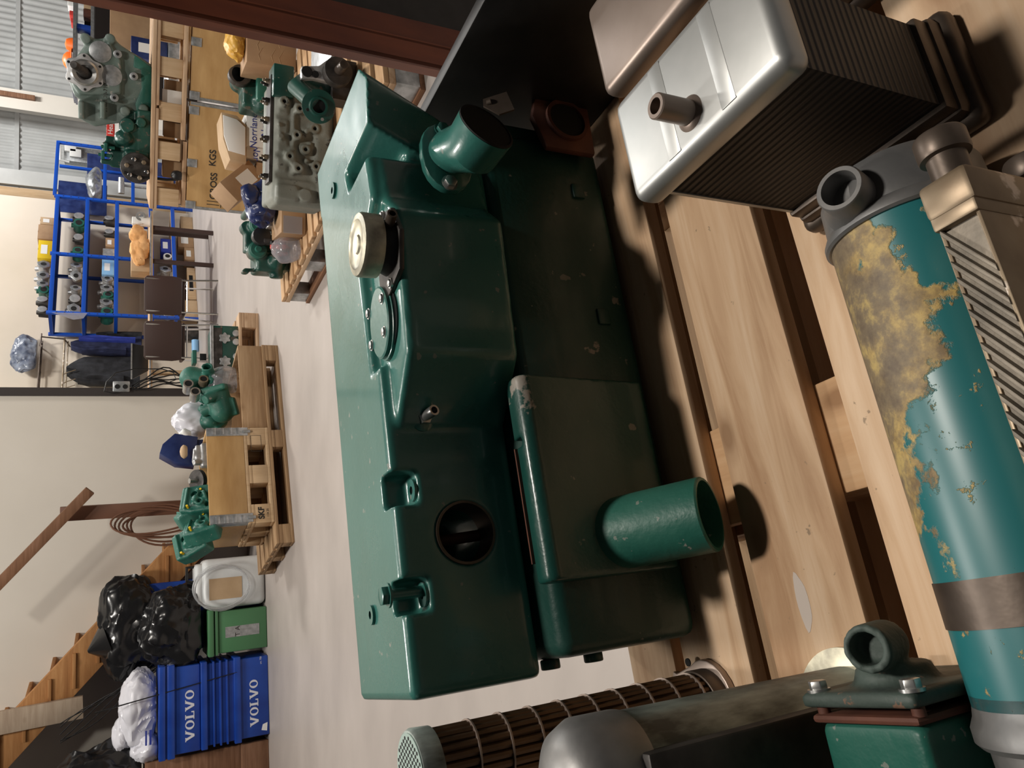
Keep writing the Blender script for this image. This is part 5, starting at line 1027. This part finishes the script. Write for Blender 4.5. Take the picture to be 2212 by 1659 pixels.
# grey plastic crate strip
T = Thing('plastic_crate', 'pale grey ribbed plastic crate edge beside the rack upright', 'crate', W, tuple(at(740, 118, 3.9))); b = B()
a = at(655, 120, 3.85); c = at(800, 150, 3.3); T.part('rim', B().hull([a, a+Vector((.10, .1, 0)), a-Vector((0, 0, .02)), c, c+Vector((.1, .1, 0)), c-Vector((0, 0, .02))]) if 0 else B().box(c.x+.1, c.x+.5, 3.3, 3.9, .171, .21, .01), M['galv'])
# boxes lettered Norrlands, papers
T, e = frontbox('carton', 'white carton lettered Norrlands Nor in blue, right one behind the grey block', 'box', 5.0, 532, 606, 250, 325, 'paper', .3, .171)
wdt = e[1]-e[0]
text(T, 'lettering', 'Norrlands', .058, ((e[0]+e[1])/2+.0, 4.998, e[3]-.045), FR, M['ink_blue']); text(T, 'lettering', 'Nor', .058, ((e[0]+e[1])/2+.01, 4.998, e[3]-.11), FR, M['ink_blue']); T.part('tape', B().box(e[0]+.0, e[1], 4.9985, 5.0, e[3]-.17, e[3]-.145), M['card_l'])
T, e2 = frontbox('carton', 'white carton with upside-down blue Nor lettering, left of the Norrlands carton', 'box', 5.03, 532, 606, 326, 350, 'paper', .3, .171); text(T, 'lettering', 'Nor', .058, ((e2[0]+e2[1])/2, 5.028, e2[3]-.06), (math.pi/2, math.pi, 0), M['ink_blue'])
T = Thing('open_carton', 'open carton with bright white paper standing on the Norrlands carton', 'box', W, (e[0], 5.1, e[3]+.002)); b = B(); sil(b, W, 4.98, [(482, 248), (484, 292), (494, 325), (530, 335), (530, 275), (512, 258)], .01, .001); T.part('paper_sheet', b, M['paper'], label='bright white paper')
b = B(); sil(b, W, 4.992, [(478, 242), (482, 300), (497, 345), (532, 352), (531, 270), (512, 250)], .25, .002); T.part('carton_body', b, M['card_l'])
T = Thing('carton', 'brown carton tipped on its corner with a pale label, left of the white papers', 'box', W, tuple(at(545, 390, 5.1))); c = at(520, 393, 5.0)
T.part('box', B().box(-.13, .13, -.1, .1, -.075, .075, .003, M=Matrix.Translation((c.x, 5.12, c.z)) @ Euler((.25, .75, .35)).to_matrix().to_4x4()), M['card']); T.part('front_patch', B().box(-.03, .08, -.1025, -.1005, -.05, .04, 0, M=Matrix.Translation((c.x, 5.12, c.z)) @ Euler((.25, .75, .35)).to_matrix().to_4x4()), M['paper'])
T.part('support', B().box(c.x-.1, c.x+.15, 5.05, 5.2, .171, c.z-.1), M['card'])
